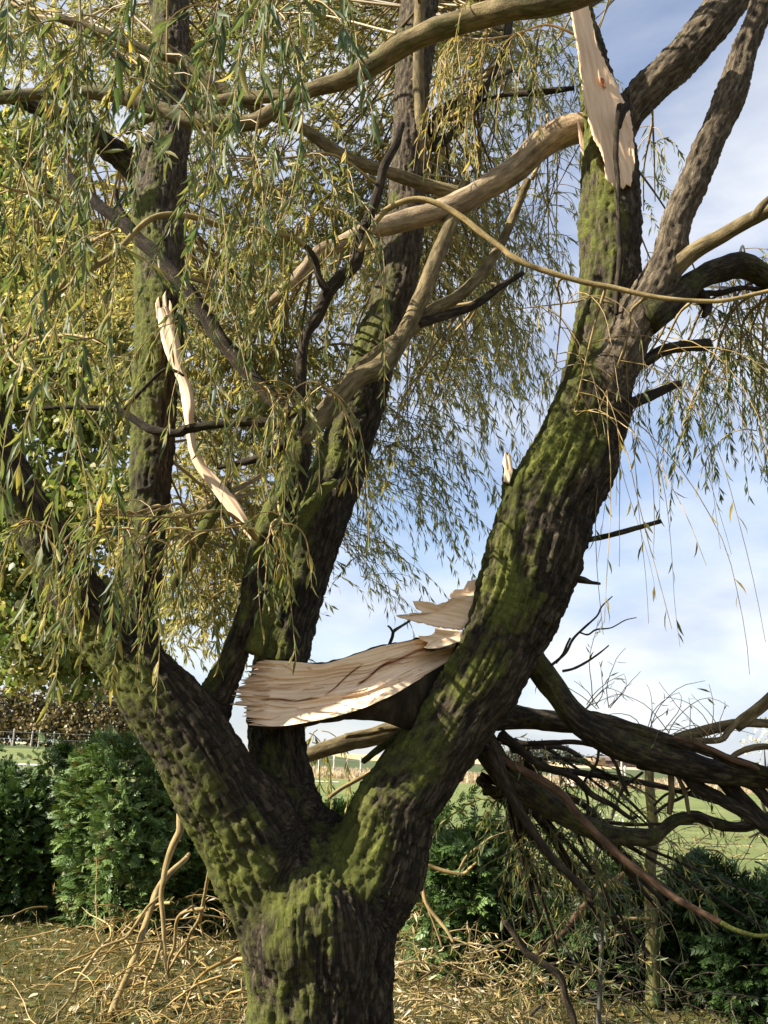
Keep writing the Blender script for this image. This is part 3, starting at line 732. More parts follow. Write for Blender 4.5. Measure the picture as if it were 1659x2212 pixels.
# splintered left end: every fibre row ends somewhere else
jr = np.linspace(0, 1, NV)
jag = (vn(np.stack([jr * 26, 0 * jr, 0 * jr + 3.3], -1)) - 0.5) * 34 + (vn(np.stack([jr * 60, 0 * jr, 0 * jr + 8.1], -1)) - 0.5) * 26 - 34 * np.exp(-((jr - 0.52) / 0.20) ** 2) - 10 * np.sin(jr * 3.1)
jag[0] = jag[-1] = 0
X = X + jag[None] * np.clip(1 - u / 0.16, 0, 1) ** 1.3
grain_s = u * 1.0 + 0 * v; vv = v + 0.045 * np.sin(u * 7.0) + 0.02 * np.sin(u * 17 + 2)
fib = vn(np.stack([grain_s * 7, vv * 26, 0 * vv + 1.5], -1)) - 0.5
fib2 = vn(np.stack([grain_s * 13, vv * 44, 0 * vv + 5.5], -1)) - 0.5
step = sstep(0.0, 0.02, vv - (0.58 + 0.10 * np.sin(u * 5.5 + 0.6) - 0.25 * u)) * sstep(0.10, 0.2, u) * sstep(0.85, 0.6, u)
shelf = sstep(0.0, 0.03, vv - (0.30 + 0.12 * np.sin(u * 9))) * sstep(0.55, 0.7, u)
patch = vn(np.stack([grain_s * 4 + 9, vv * 5, 0 * vv + 4.4], -1))
tl = 0.17 * (1 - 0.85 * sstep(0.55, 0.9, u)); bkw = 0.17 * sstep(0.6, 0.95, u)      # tilts up to the light, then slips behind the right limb
terr = np.floor(vn(np.stack([grain_s * 3.2 + 0.4 * fib2, vv * 8 + 0.5 * fib2 + 0.3 * fib, 0 * vv + 12.3], -1)) * 6) / 6
Yd = 4.40 + 0.045 * np.sin(np.pi * v) - 0.03 * u + bkw - tl * (v - 0.5) + 0.050 * (terr - 0.5) + (0.004 + 0.022 * sstep(0.5, 0.8, patch)) * fib + 0.005 * fib2 + 0.035 * (vn(np.stack([grain_s * 3 + 2, vv * 4 + u * 2, 0 * vv + 7.7], -1)) - 0.5) - 0.028 * step + 0.02 * shelf + 0.05 * np.clip(1 - u / 0.09, 0, 1) * (vn(np.stack([0 * vv, vv * 30, 0 * vv + 2.2], -1)) - 0.3)
# red-brown heart stains along the crack lines
def line_stain(u0, v0, u1, v1, w):
    tt = np.clip((u - u0) / (u1 - u0), 0, 1)
    vc = v0 + (v1 - v0) * tt + 0.015 * np.sin(u * 40)
    ins = sstep(u0 - 0.02, u0 + 0.03, u) * sstep(u1 + 0.02, u1 - 0.05, u)
    return np.exp(-((v - vc) / w) ** 2) * ins
stain = np.clip(0.95 * line_stain(0.33, 0.56, 0.50, 0.20, 0.016) + 0.95 * line_stain(0.47, 0.56, 0.64, 0.32, 0.03) + 0.75 * line_stain(0.60, 0.38, 0.92, 0.20, 0.05)
                + 0.7 * line_stain(0.06, 0.60, 0.30, 0.62, 0.02) + 0.30 * np.clip(1 - u / 0.07, 0, 1) + 0.35 * line_stain(0.75, 0.05, 0.95, 0.06, 0.05), 0, 1) * (0.75 + 0.6 * (fib2 + 0.5))
Yd = Yd + 0.020 * np.clip(line_stain(0.33, 0.56, 0.50, 0.20, 0.012) + line_stain(0.47, 0.56, 0.64, 0.32, 0.02) + line_stain(0.06, 0.60, 0.30, 0.62, 0.012), 0, 1)
FV = at(X, Yp, Yd)
i = np.arange(NU - 1)[:, None]; j = np.arange(NV - 1)[None]
FQ = np.stack([i * NV + j, i * NV + j + 1, (i + 1) * NV + j + 1, (i + 1) * NV + j], -1).reshape(-1, 4)
BKf = np.stack([vv * 0.34 + 0 * u, 0 * vv + 0 * u, grain_s * 1.1 + 0 * v], -1).reshape(-1, 3)
face_o = mk('torn_face', FV.reshape(-1, 3), FQ, None, M_WOOD, limb, {'bk': BKf, 'stain': np.clip(stain, 0, 1).ravel()}, smooth=True)
NS = 26
w_ = np.linspace(0, 1, NS)[None]
cu = 0.5 - 0.5 * np.cos(np.pi * w_)
Xs = ct[:, None, 0] * (1 - cu) + cb2[:, None, 0] * cu; Ys = (ct[:, None, 1] - 2) * (1 - cu) + cb2[:, None, 1] * cu
Ds = 4.430 - 0.03 * u + bkw - tl * (cu - 0.5) + 0.20 * np.sin(np.pi * w_)
lip = np.stack([cb[:, 0], cb[:, 1] - 1], -1)
SV = at(Xs, Ys, Ds)
SV = np.concatenate([SV, at(lip[:, 0], lip[:, 1], 4.41 - 0.03 * u[:, 0] + bkw[:, 0] - tl[:, 0] * 0.5)[:, None]], 1)
bks = np.stack([np.linspace(0, 0.5, NS + 1)[None] + 0 * u, 0 * u + np.zeros((1, NS + 1)), u + np.zeros((1, NS + 1))], -1)
hs = bark_h(bks, 0.03)
SV = SV + np.array((0, 0, -1)) * ((hs - 0.5) * 0.016 * np.clip(np.arange(NS + 1) / 8, 0, 1)[None])[..., None]
SV[:, 0] += np.array((0, 0, 1)) * ((vn(np.stack([u[:, 0] * 37, u[:, 0] * 0, u[:, 0] * 0], -1)) - 0.3) * 0.008)[:, None]
i = np.arange(NU - 1)[:, None]; j = np.arange(NS)[None]; n_ = NS + 1
SQ = np.stack([i * n_ + j, (i + 1) * n_ + j, (i + 1) * n_ + j + 1, i * n_ + j + 1], -1).reshape(-1, 4)
mk('bark_shell', SV.reshape(-1, 3), SQ, None, M_DARKBARK, limb, {'bk': bks.reshape(-1, 3), 'hh': hs.ravel(), 'moss': np.full(SV.shape[0] * SV.shape[1], 0.25)})
# loose spikes at the snapped end
for s_ in range(30):
    f = (s_ + 0.5) / 30; y0 = 1432 + 132 * f + random.uniform(-3, 3)
    ln = random.uniform(14, 46) * (0.6 + 0.7 * math.exp(-((f - 0.5) / 0.25) ** 2)); x0 = 566 + random.uniform(-12, 14)
    hgt = random.uniform(2.2, 6)
    Yk = 4.41 - 0.17 * (f - 0.5) + random.uniform(-0.01, 0.10)
    tip = (x0 - ln, y0 + random.uniform(-5, 8))
    S = skel([(x0 + 14, y0, hgt * 1.3), (x0 - ln * 0.4, (y0 + tip[1]) / 2, hgt), (tip[0], tip[1], hgt * 0.25)], Yk, Yk - 0.01)
    v_, q_, t_, a = tube(S, 5, 0.02, lump=0.25, seed=s_)
    a['stain'] = np.full(len(v_), random.choice([0.05, 0.2, 0.35])); mk('splinter', v_, q_, t_, M_WOOD, face_o, a, smooth=False)
P1 = [(890, 1298), (905, 1297), (923, 1300), (943, 1306), (966, 1299), (983, 1287), (1025, 1286), (1030, 1320), (1000, 1362), (970, 1359), (936, 1353), (910, 1346), (886, 1341), (868, 1336), (855, 1329), (870, 1329), (883, 1330), (886, 1324), (906, 1326), (913, 1323), (900, 1314), (894, 1306)]
P2 = [(900, 1373), (918, 1374), (933, 1371), (938, 1365), (940, 1356), (956, 1358), (1000, 1363), (1000, 1385), (976, 1393), (950, 1400), (930, 1404), (916, 1399), (926, 1389), (912, 1383)]
P3 = [(971, 1291), (972, 1282), (983, 1273), (1000, 1273), (1010, 1256), (1030, 1250), (1040, 1290)]
poly_slab('splinter', P1, 4.53, 0.09, limb, seed=21, grain=(1, 0.22), dish=0.03, jag=1.6)
poly_slab('splinter', P2, 4.46, 0.05, limb, seed=22, grain=(1, 0.1), dish=0.015, jag=1.4)
poly_slab('splinter', P3, 4.62, 0.06, limb, seed=23, grain=(1, -0.4), jag=1.5)
poly_slab('splinter', [(916, 1402), (935, 1405), (975, 1394), (990, 1386), (985, 1396), (950, 1404), (930, 1408)], 4.455, 0.05, limb, seed=24, grain=(1, 0.1), mat=M_DARKBARK, jag=1.0)

LB = [
    ('b', 4.62, 4.95, .2, [(870, 1505, 90), (960, 1525, 90), (1060, 1545, 66), (1106, 1549, 56), (1170, 1555, 48), (1240, 1562, 44)]),
    ('b', 4.62, 4.7, .3, [(1085, 1370, 60), (1130, 1400, 60), (1165, 1445, 62), (1205, 1500, 58), (1245, 1550, 60), (1290, 1582, 66), (1340, 1604, 72), (1400, 1625, 70), (1470, 1648, 62), (1540, 1668, 52), (1600, 1676, 46), (1690, 1684, 44)]),
    ('b', 4.65, 4.6, .3, [(1270, 1545, 26), (1340, 1566, 30), (1420, 1590, 26), (1470, 1604, 25), (1530, 1622, 24), (1600, 1650, 24), (1690, 1678, 26)]),
    ('r', 4.56, 4.55, .0, [(1455, 1592, 8), (1500, 1604, 10), (1540, 1620, 11), (1580, 1640, 12), (1620, 1652, 11), (1640, 1662, 7)]),
    ('p', 4.8, 4.7, .1, [(1460, 1598, 26), (1500, 1585, 26), (1540, 1574, 24), (1590, 1564, 22), (1640, 1562, 20), (1700, 1568, 20)]),
    ('p', 4.7, 4.65, .1, [(1500, 1600, 14), (1556, 1598, 14), (1575, 1578, 14), (1600, 1552, 15), (1630, 1530, 15), (1690, 1478, 15)]),
    ('p', 4.72, 4.7, .1, [(1590, 1572, 22), (1625, 1545, 24), (1660, 1515, 24), (1700, 1480, 22)]),
    ('p', 4.6, 4.5, .0, [(1576, 1640, 12), (1592, 1628, 13), (1615, 1618, 14), (1645, 1613, 14), (1700, 1614, 14)]),
    ('b', 4.8, 5.0, .3, [(1040, 1600, 60), (1090, 1670, 62), (1150, 1715, 58), (1239, 1772, 48), (1306, 1799, 44), (1370, 1808, 42), (1410, 1808, 36), (1432, 1794, 30), (1460, 1772, 28), (1500, 1763, 26), (1540, 1776, 26), (1590, 1787, 25), (1640, 1776, 26), (1700, 1745, 26)]),
    ('r', 4.75, 4.3, .0, [(1080, 1640, 18), (1139, 1669, 18), (1206, 1709, 18), (1246, 1756, 18), (1289, 1802, 17), (1339, 1849, 17), (1406, 1902, 16), (1456, 1939, 15), (1506, 1966, 14), (1556, 1992, 14)]),
    ('m', 4.3, 4.25, .6, [(1556, 1992, 12), (1589, 2009, 11), (1639, 2022, 10), (1700, 2015, 9)]),
    ('d', 4.8, 4.8, .1, [(1080, 1585, 26), (1130, 1625, 20), (1179, 1657, 17), (1239, 1679, 15), (1279, 1716, 14), (1323, 1739, 12), (1359, 1766, 10), (1376, 1764, 6)]),
    ('b', 4.75, 4.7, .25, [(1380, 1640, 44), (1469, 1662, 34), (1506, 1699, 32), (1556, 1726, 31), (1599, 1749, 30), (1640, 1780, 28), (1700, 1820, 26)]),
    ('d', 4.8, 4.75, .1, [(1500, 1660, 40), (1556, 1676, 40), (1589, 1716, 36), (1623, 1749, 34), (1660, 1790, 32), (1700, 1830, 30)]),
    ('d', 4.75, 4.7, .1, [(1590, 1680, 30), (1630, 1697, 26), (1665, 1736, 25), (1700, 1770, 22)]),
    ('d', 4.9, 4.9, .05, [(1080, 1600, 16), (1120, 1607, 14), (1180, 1605, 12), (1240, 1603, 11), (1280, 1610, 10), (1300, 1617, 8)]),
    ('d', 4.85, 4.85, .05, [(1294, 1612, 6), (1288, 1650, 6), (1262, 1690, 6), (1270, 1730, 6), (1268, 1768, 7)]),
    ('d', 4.8, 4.8, .05, [(1306, 1615, 8), (1330, 1650, 8), (1345, 1690, 8), (1360, 1720, 6)]),
    ('d', 4.8, 4.8, .05, [(1389, 1668, 6), (1366, 1686, 6), (1350, 1698, 7), (1340, 1718, 8)]),
    ('p', 4.75, 4.8, .1, [(1448, 1655, 15), (1450, 1690, 14), (1451, 1719, 14), (1446, 1758, 13)]),
    ('p', 4.75, 4.8, .1, [(1456, 1658, 10), (1470, 1690, 10), (1481, 1715, 10), (1488, 1758, 9)]),
    ('d', 4.8, 4.8, .05, [(1412, 1740, 6), (1440, 1716, 6), (1478, 1706, 7), (1520, 1690, 6)]),
    ('d', 4.8, 4.8, .05, [(1414, 1758, 7), (1440, 1738, 7), (1470, 1724, 7), (1500, 1705, 6)]),
    ('d', 4.7, 4.5, .1, [(1060, 1620, 40), (1095, 1700, 26), (1139, 1776, 20), (1189, 1849, 18), (1233, 1892, 16), (1279, 1939, 12)]),
    ('d', 4.6, 4.4, .0, [(1120, 1440, 14), (1168, 1413, 10), (1210, 1408, 0)]) if False else ('d', 4.6, 4.6, .0, [(1190, 1438, 7), (1222, 1410, 6), (1238, 1380, 6), (1262, 1356, 5), (1290, 1330, 4), (1300, 1310, 4), (1323, 1288, 2.5)]),
    ('d', 4.6, 4.6, .0, [(1252, 1366, 4), (1270, 1371, 4), (1288, 1360, 4), (1320, 1356, 3), (1350, 1340, 2.5), (1375, 1334, 2)]),
    ('d', 4.6, 4.6, .0, [(1200, 1432, 7), (1216, 1414, 6), (1225, 1392, 5), (1232, 1378, 5)]),
    ('d', 4.6, 4.6, .0, [(1215, 1450, 6), (1240, 1444, 6), (1270, 1428, 5), (1296, 1410, 4), (1315, 1394, 3)]),
    ('d', 4.55, 4.5, .1, [(838, 1400, 8), (848, 1375, 8), (850, 1364, 8), (868, 1352, 6), (886, 1341, 5)]),
    ('d', 4.53, 4.5, .1, [(849, 1366, 6), (843, 1356, 5), (838, 1352, 4)]),
    ('p', 5.3, 5.4, .1, [(640, 1640, 30), (700, 1618, 34), (760, 1602, 38), (820, 1588, 40), (880, 1565, 42), (950, 1540, 44)]),
    ('p', 5.0, 5.1, .0, [(745, 1590, 13), (790, 1585, 14), (840, 1575, 14), (900, 1570, 14)]),
    ('m', 4.75, 4.9, .4, [(785, 1645, 14), (810, 1625, 16), (850, 1595, 18), (900, 1560, 20)]),
    ('s', 4.9, 5.2, .0, [(712, 1722, 9), (740, 1702, 9), (780, 1680, 9), (830, 1650, 9), (880, 1600, 8), (910, 1560, 8)]),
    ('r', 4.9, 4.9, .0, [(815, 1650, 8), (850, 1600, 9), (870, 1575, 10), (880, 1560, 10)]),
]
for i, (mk_, a_, b_, ms_, pts) in enumerate(LB):
    S = skel(pts, a_, b_); thick = S[:, 3].max()
    amp = {'p': 0.004, 'd': 0.004, 's': 0.001, 'm': 0.004, 'b': 0.010, 'r': 0.001}[mk_] * min(1, thick / 0.04)
    v_, q_, t_, a = tube(S, 16 if thick > 0.025 else 8, lump=0.10, amp=amp, w=max(0.008, thick * 0.3), seed=i + 80)
    a['moss'] = ms_ + 0.15 + (vn(v_ * 4) - 0.5) * 0.3
    mk('branch', v_, q_, t_, MATS[mk_], limb, a)

# ------------------------------------------------------------------ willow foliage
TWIG_OBJ = []          # (polyline, r0) that become single hanging twigs
BACK_ST = []           # merged far twigs
BACK_FEED = []         # their feeder branches
LEAF_NEAR, LEAF_FARB = [], []
def zone(N, rect, Yr, lr, Lr, sp, tr, lean=(0, 0), single=True, carrier=7, g=0.2, jit=0.05, keep=1.0, far=False, r0=0.0035, wr=0.15, spread=0.6, up=0.3, out=0.6, slope=0.0, t0=0.08, box3=None, amin=-9):
    """twigs hanging from start points spread over a photo region at distance Yr; short feeder branches tie them to the tree"""
    px = RNG.uniform(rect[0], rect[1], N); py = RNG.uniform(rect[2], rect[3], N) + slope * (px - rect[0]); Y = RNG.uniform(Yr[0], Yr[1], N)
    p0 = at(px, py, Y)
    if box3 is not None: p0 = RNG.uniform(box3[0], box3[1], (N, 3))
    if carrier:
        o = np.argsort(px + 40 * np.sin(py)); p0 = p0[o]
        for a_ in range(0, N, carrier):
            grp = p0[a_:a_ + carrier]; c = grp.mean(0)
            d2 = 50.0 * (ANCHP[:, 2] < amin) + np.linalg.norm((ANCHP - c) * np.array((1, 0.8, 1.2)), axis=1) + 0.5 * np.maximum(c[2] - ANCHP[:, 2], 0)
            A = ANCHP[np.argsort(d2)[RNG.integers(0, 14)]] if far else ANCHP[np.argmin(d2)]
            dirv = norm(c - A + 1e-4); end = c + dirv * 0.35 + np.array((0, 0, -0.08))
            mid = (A + c) / 2 + np.array((0, 0, 0.10 * np.linalg.norm(c - A) + 0.03)) + RNG.normal(0, (0.07 if far else 0.05) * min(max(np.linalg.norm(c - A), 0.4), 2.0), 3)
            rr = (0.004 + 0.0022 * np.linalg.norm(end - A)) if far else (0.006 + 0.004 * np.linalg.norm(end - A))
            S = np.array([(*A, rr), (*mid, rr * 0.8), (*c, rr * 0.6), (*end, rr * 0.3)])
            cv = catmull(S, 24)
            if far: BACK_FEED.append((cv[None, :, :3], rr))
            else:
                v_, q_, t_, a = tube(S, 6, 0.05, lump=0.08, seed=a_)
                mk('feeder_branch', v_, q_, t_, M_STICK, tree, a)
            kk = RNG.integers(9, 24, len(grp))
            p0[a_:a_ + carrier] = grp * 0.35 + cv[kk, :3] * 0.65
            # start on the feeder itself, then swing out
            p0[a_:a_ + carrier] = cv[kk, :3]
    d0 = np.stack([RNG.normal(lean[0], out, N), RNG.normal(lean[1], out, N), RNG.uniform(-0.2, up, N)], -1)
    ln = RNG.uniform(lr[0], lr[1], N)
    P = grow(p0, d0, ln, 13, g, jit)
    pos, d, nr, L, Wd, ti = strand_leaves(P, ln, sp, Lr, tr, keep=keep, wr=wr, spread=spread, t0=t0)
    (LEAF_FARB if far else LEAF_NEAR).append((pos, d, nr, L, Wd, ti))
    if single:
        for q_ in P: TWIG_OBJ.append((q_, r0))
    else: BACK_ST.append((P, r0))

GREEN, MIXED, GOLD = (0.05, 0.35), (0.2, 0.6), (0.4, 0.8)
# near curtain, left
zone(34, (-60, 400, -160, 120), (2.7, 3.6), (0.6, 1.5), (.07, .115), .026, (0.1, 0.45), g=.35, out=.35)
zone(16, (520, 690, -170, -30), (2.3, 2.8), (0.45, 0.85), (.08, .12), .03, GREEN, g=.45, out=.12, carrier=8)
zone(18, (-40, 260, 250, 620), (3.0, 3.7), (0.5, 1.2), (.07, .11), .026, MIXED, g=.35, out=.3)
zone(10, (-60, 200, 640, 900), (3.0, 3.7), (0.5, 1.2), (.07, .12), .028, (0.05, 0.4), g=.35, out=.3)
zone(16, (40, 330, 1000, 1250), (3.6, 4.0), (0.35, 0.75), (.06, .10), .03, MIXED, g=.4, out=.25)
zone(26, (270, 540, 1000, 1240), (3.75, 4.15), (0.35, 0.8), (.06, .10), .030, MIXED, g=.4, out=.2)
zone(30, (430, 720, 300, 720), (3.9, 4.6), (0.5, 1.2), (.06, .10), .026, MIXED, g=.4, out=.25)
zone(18, (520, 700, 260, 460), (3.6, 4.2), (0.5, 1.0), (.06, .10), .026, MIXED, g=.4, out=.2)
zone(20, (530, 760, 740, 980), (3.9, 4.3), (0.3, 0.8), (.06, .10), .035, MIXED, g=.4, out=.25)
zone(30, (985, 1120, -60, 210), (4.4, 4.9), (0.5, 0.95), (.05, .09), .035, GOLD, g=.5, out=.10, lean=(-0.1, 0), carrier=10, jit=.07)
zone(14, (1130, 1260, 0, 170), (4.9, 5.4), (0.25, 0.7), (.06, .09), .026, (0.15, .5), g=.3, out=.4)
zone(10, (560, 640, 1060, 1240), (3.9, 4.2), (0.25, 0.5), (.07, .10), .03, MIXED, g=.4, out=.2, carrier=5)
# right-hand curtain and the nearly bare strings
zone(34, (1400, 1680, 640, 820), (4.7, 6.0), (0.35, 1.0), (.05, .085), .024, (0.05, .4), g=.3, out=.3, lean=(.25, .1), slope=.25)
zone(14, (1480, 1700, 600, 760), (4.6, 5.2), (0.9, 1.35), (.05, .085), .032, (0.1, .5), g=.3, out=.3, lean=(.2, .1))
zone(22, (1230, 1500, 640, 800), (3.9, 4.4), (0.7, 1.6), (.06, .10), .20, GOLD, g=.28, out=.3, lean=(.1, 0), r0=.0028, carrier=8, t0=.4)
zone(9, (1180, 1300, 590, 720), (4.0, 4.4), (0.6, 1.1), (.05, .08), .12, MIXED, g=.25, out=.5, lean=(.3, 0), r0=.003, carrier=5)
zone(12, (1375, 1420, 200, 520), (5.0, 5.6), (0.2, 0.5), (.05, .085), .03, GREEN, g=.3, out=.4, carrier=6)
zone(8, (640, 720, 1560, 1620), (5.3, 5.8), (0.3, 0.55), (.06, .09), .016, MIXED, g=.4, out=.4, carrier=0)
# the far side of the crown, and an added canopy overhead
FAR = dict(single=False, far=True, r0=.003)
FIN = dict(g=.10, carrier=10, out=.9, up=.7, wr=.22, jit=.09, **FAR)
zone(760, (330, 1130, -160, 330), (6.4, 9.2), (0.4, 1.0), (.05, .085), .017, (0.15, .8), **FIN)
zone(760, (360, 980, 300, 760), (6.4, 9.0), (0.4, 1.0), (.05, .085), .017, (0.15, .8), **FIN)
zone(440, (-60, 400, -180, 420), (6.2, 8.6), (0.4, 1.0), (.05, .085), .018, (0.15, .8), **FIN)
zone(340, (800, 1090, 480, 800), (5.8, 7.8), (0.5, 1.2), (.055, .09), .022, (0.2, .7), g=.25, carrier=8, lean=(.35, 0), **FAR)
zone(130, (740, 920, 850, 1080), (5.8, 7.6), (0.5, 1.1), (.05, .085), .024, (0.05, .5), g=.16, carrier=8, lean=(.5, 0), **FAR)
zone(60, (700, 800, 1080, 1300), (6.2, 7.4), (0.4, 0.9), (.045, .08), .028, (0.05, .35), g=.12, carrier=6, lean=(.6, 0), **FAR)
zone(90, (1020, 1230, 60, 380), (6.0, 7.4), (0.4, 1.0), (.05, .085), .028, (0.1, .55), g=.25, carrier=8, **FAR)
zone(80, (1080, 1230, 380, 620), (5.8, 7.0), (0.3, 0.8), (.05, .085), .032, (0.1, .45), g=.25, carrier=8, **FAR)
zone(520, (380, 720, 680, 1120), (5.8, 8.0), (0.4, 1.0), (.05, .085), .018, (0.15, .8), **FIN)
zone(240, (380, 590, 1050, 1400), (5.8, 7.6), (0.3, 0.8), (.05, .085), .018, (0.2, .75), **FIN)
zone(260, (-40, 380, 420, 1000), (6.4, 8.4), (0.4, 0.9), (.05, .085), .02, (0.3, .85), **FIN)
zone(120, (1420, 1720, 640, 860), (5.6, 7.2), (0.4, 1.1), (.05, .085), .024, (0.02, .4), g=.28, carrier=8, lean=(.3, 0), slope=.3, **FAR)

zone(170, (0, 1, 0, 1), (1, 2), (0.5, 1.2), (.10, .14), .03, (0.3, .8), g=.25, carrier=12, wr=.3, box3=((-3.4, -2.0, 6.2), (2.8, 3.1, 7.6)), amin=5.3, **FAR)  # unseen canopy above the view, added to cut skylight on the trunk
zone(200, (320, 570, 1180, 1460), (6.0, 8.2), (0.3, 0.7), (.05, .085), .018, (0.15, .8), **FIN)

n_single = min(len(TWIG_OBJ), 300)
for P, r0 in TWIG_OBJ[:n_single]:
    v_, q_, t_, a = strands(P[None], r0, 0.0011, 4)
    mk('hanging_twig', v_, q_, t_, M_TWIG, tree, a)
for P, r0 in TWIG_OBJ[n_single:]: BACK_ST.append((P[None], r0))
tag(mk('twig_mass', *merge([strands(P, r0, 0.0011, 3) for P, r0 in BACK_ST])[:3], M_TWIG, tree,
       merge([strands(P, r0, 0.0011, 3) for P, r0 in BACK_ST])[3]), kind='stuff')
mm_ = merge([strands(P, r0, 0.002, 4) for P, r0 in BACK_FEED])
tag(mk('feeder_mass', mm_[0], mm_[1], None, M_GTWIG, tree, mm_[3]), kind='stuff')
near = [np.concatenate([z[i_] for z in LEAF_NEAR]) for i_ in range(6)]
dist = np.linalg.norm(near[0] - CP, axis=1)
# 300 leaves that show largest stand alone, sharing a few meshes
dl = ray(0, 0)
loc = (near[0] - CP) @ CMn
inframe = (np.abs(loc[:, 0] / -loc[:, 2]) < PW / 2 / FPX) & (np.abs(loc[:, 1] / -loc[:, 2]) < PH / 2 / FPX)
score = np.where(inframe, near[3] / dist, 0)
big = np.argsort(-score)[:300]
rest = np.setdiff1d(np.arange(len(dist)), big)
TM = []
for ti in (0.05, 0.2, 0.35, 0.5, 0.7):
    v_, f_ = LEAF_MID
    TM.append((ti, mk('leaf', v_, None, f_, M_LEAF, None, {'tint': np.full(len(v_), ti)}, link=False)))
for b_ in big:
    me = min(TM, key=lambda x: abs(x[0] - near[5][b_]))[1]
    o = bpy.data.objects.new('leaf', me); COL.objects.link(o)
    a = norm(near[1][b_]); s_ = norm(np.cross(a, near[2][b_])); n3 = np.cross(s_, a)
    m4 = Matrix(((s_[0] * near[4][b_], a[0] * near[3][b_], n3[0] * near[3][b_], near[0][b_][0]),
                 (s_[1] * near[4][b_], a[1] * near[3][b_], n3[1] * near[3][b_], near[0][b_][1]),
                 (s_[2] * near[4][b_], a[2] * near[3][b_], n3[2] * near[3][b_], near[0][b_][2]), (0, 0, 0, 1)))
    o.parent = tree; o.matrix_parent_inverse = Matrix.Translation(tree.location).inverted(); o.matrix_basis = m4
v_, q_, t_, a = leaves(*[x[rest] for x in near], LEAF_MID)
tag(mk('foliage', v_, q_, t_, M_LEAF, tree, a), kind='stuff')
far = [np.concatenate([z[i_] for z in LEAF_FARB]) for i_ in range(6)]
v_, q_, t_, a = leaves(*far, LEAF_FAR)
tag(mk('crown_foliage', v_, q_, t_, M_FARLEAF, tree, a), kind='stuff')
print('near leaves', len(rest), 'far leaves', len(far[0]), 'single twigs', n_single)

# dark tangle of lesser branches under the fallen limb, with drooping leafy twigs
TP, TL = [], []
for s_ in range(26):
    x0, y0 = random.uniform(1030, 1130), random.uniform(1580, 1720)
    x1, y1 = random.uniform(1130, 1700), random.uniform(1730, 2080)
    f = random.uniform(.35, .65); sag = random.uniform(-70, 40)
    w0 = random.uniform(10, 26); Ya, Yb = random.uniform(4.95, 5.2), random.uniform(5.2, 6.2)
    S = skel([(x0, y0, w0), (x0 + (x1 - x0) * f * .5 + random.uniform(-15, 15), y0 + (y1 - y0) * f * .5 + sag * .7, w0 * .85), (x0 + (x1 - x0) * f, y0 + (y1 - y0) * f + sag, w0 * .7), (x0 + (x1 - x0) * .85, y0 + (y1 - y0) * .85 + sag * .4, w0 * .5), (x1, y1, w0 * .3)], Ya, Yb)
    v_, q_, t_, a = tube(S, 8, lump=.12, amp=.002, w=.012, seed=s_ + 300)
    a['moss'] = .25 + (vn(v_ * 4) - .5) * .4
    mk('branch', v_, q_, t_, M_DARKBARK if s_ % 3 else M_BARK, limb, a)
    cv = catmull(S, 30)[6:, :3]; n_ = 8
    p0 = cv[RNG.integers(0, len(cv), n_)]; ln = RNG.uniform(.2, .6, n_)
    P = grow(p0, np.stack([RNG.normal(.2, .6, n_), RNG.normal(0, .5, n_), RNG.uniform(-.4, .4, n_)], -1), ln, 10, .22, .12)
    P[..., 2] = np.maximum(P[..., 2], .02)
    TP.append(strands(P, .003, .001, 3)); TL.append(leaves(*strand_leaves(P, ln, .03, (.04, .08), (0., .45)), LEAF_MID))
m_ = merge(TP); tag(mk('twigs', m_[0], m_[1], None, M_GTWIG, limb, m_[3]), kind='stuff')
m_ = merge(TL); tag(mk('drooping_leaves', m_[0], None, m_[2], M_LEAF, limb, m_[3]), kind='stuff')

# fine shoots sticking up from the fallen branches, a few still in leaf
for px0, px1, yb, n_, Yq, up_, lf in ((1255, 1330, 1525, 11, 4.62, 1.0, .06), (1385, 1450, 1588, 11, 4.66, 1.0, .5), (1475, 1580, 1600, 10, 4.66, .8, .3), (1080, 1180, 1600, 14, 4.9, -.9, .05)):
    p0 = at(RNG.uniform(px0, px1, n_), np.full(n_, float(yb)) + RNG.uniform(-6, 14, n_), np.full(n_, Yq))
    ln = RNG.uniform(.15, .42, n_)
    P = grow(p0, np.stack([RNG.normal(.35, .5, n_), RNG.normal(0, .4, n_), np.full(n_, up_)], -1), ln, 9, .06, .16)
    v_, q_, t_, a = strands(P, .0024, .0010, 4)
    tag(mk('shoots', v_, q_, t_, M_GTWIG, limb, a), kind='stuff')
    v_, q_, t_, a = leaves(*strand_leaves(P, ln, lf, (.04, .07), (.1, .6), t0=.4), LEAF_MID)
    tag(mk('shoot_leaves', v_, q_, t_, M_LEAF, limb, a), kind='stuff')

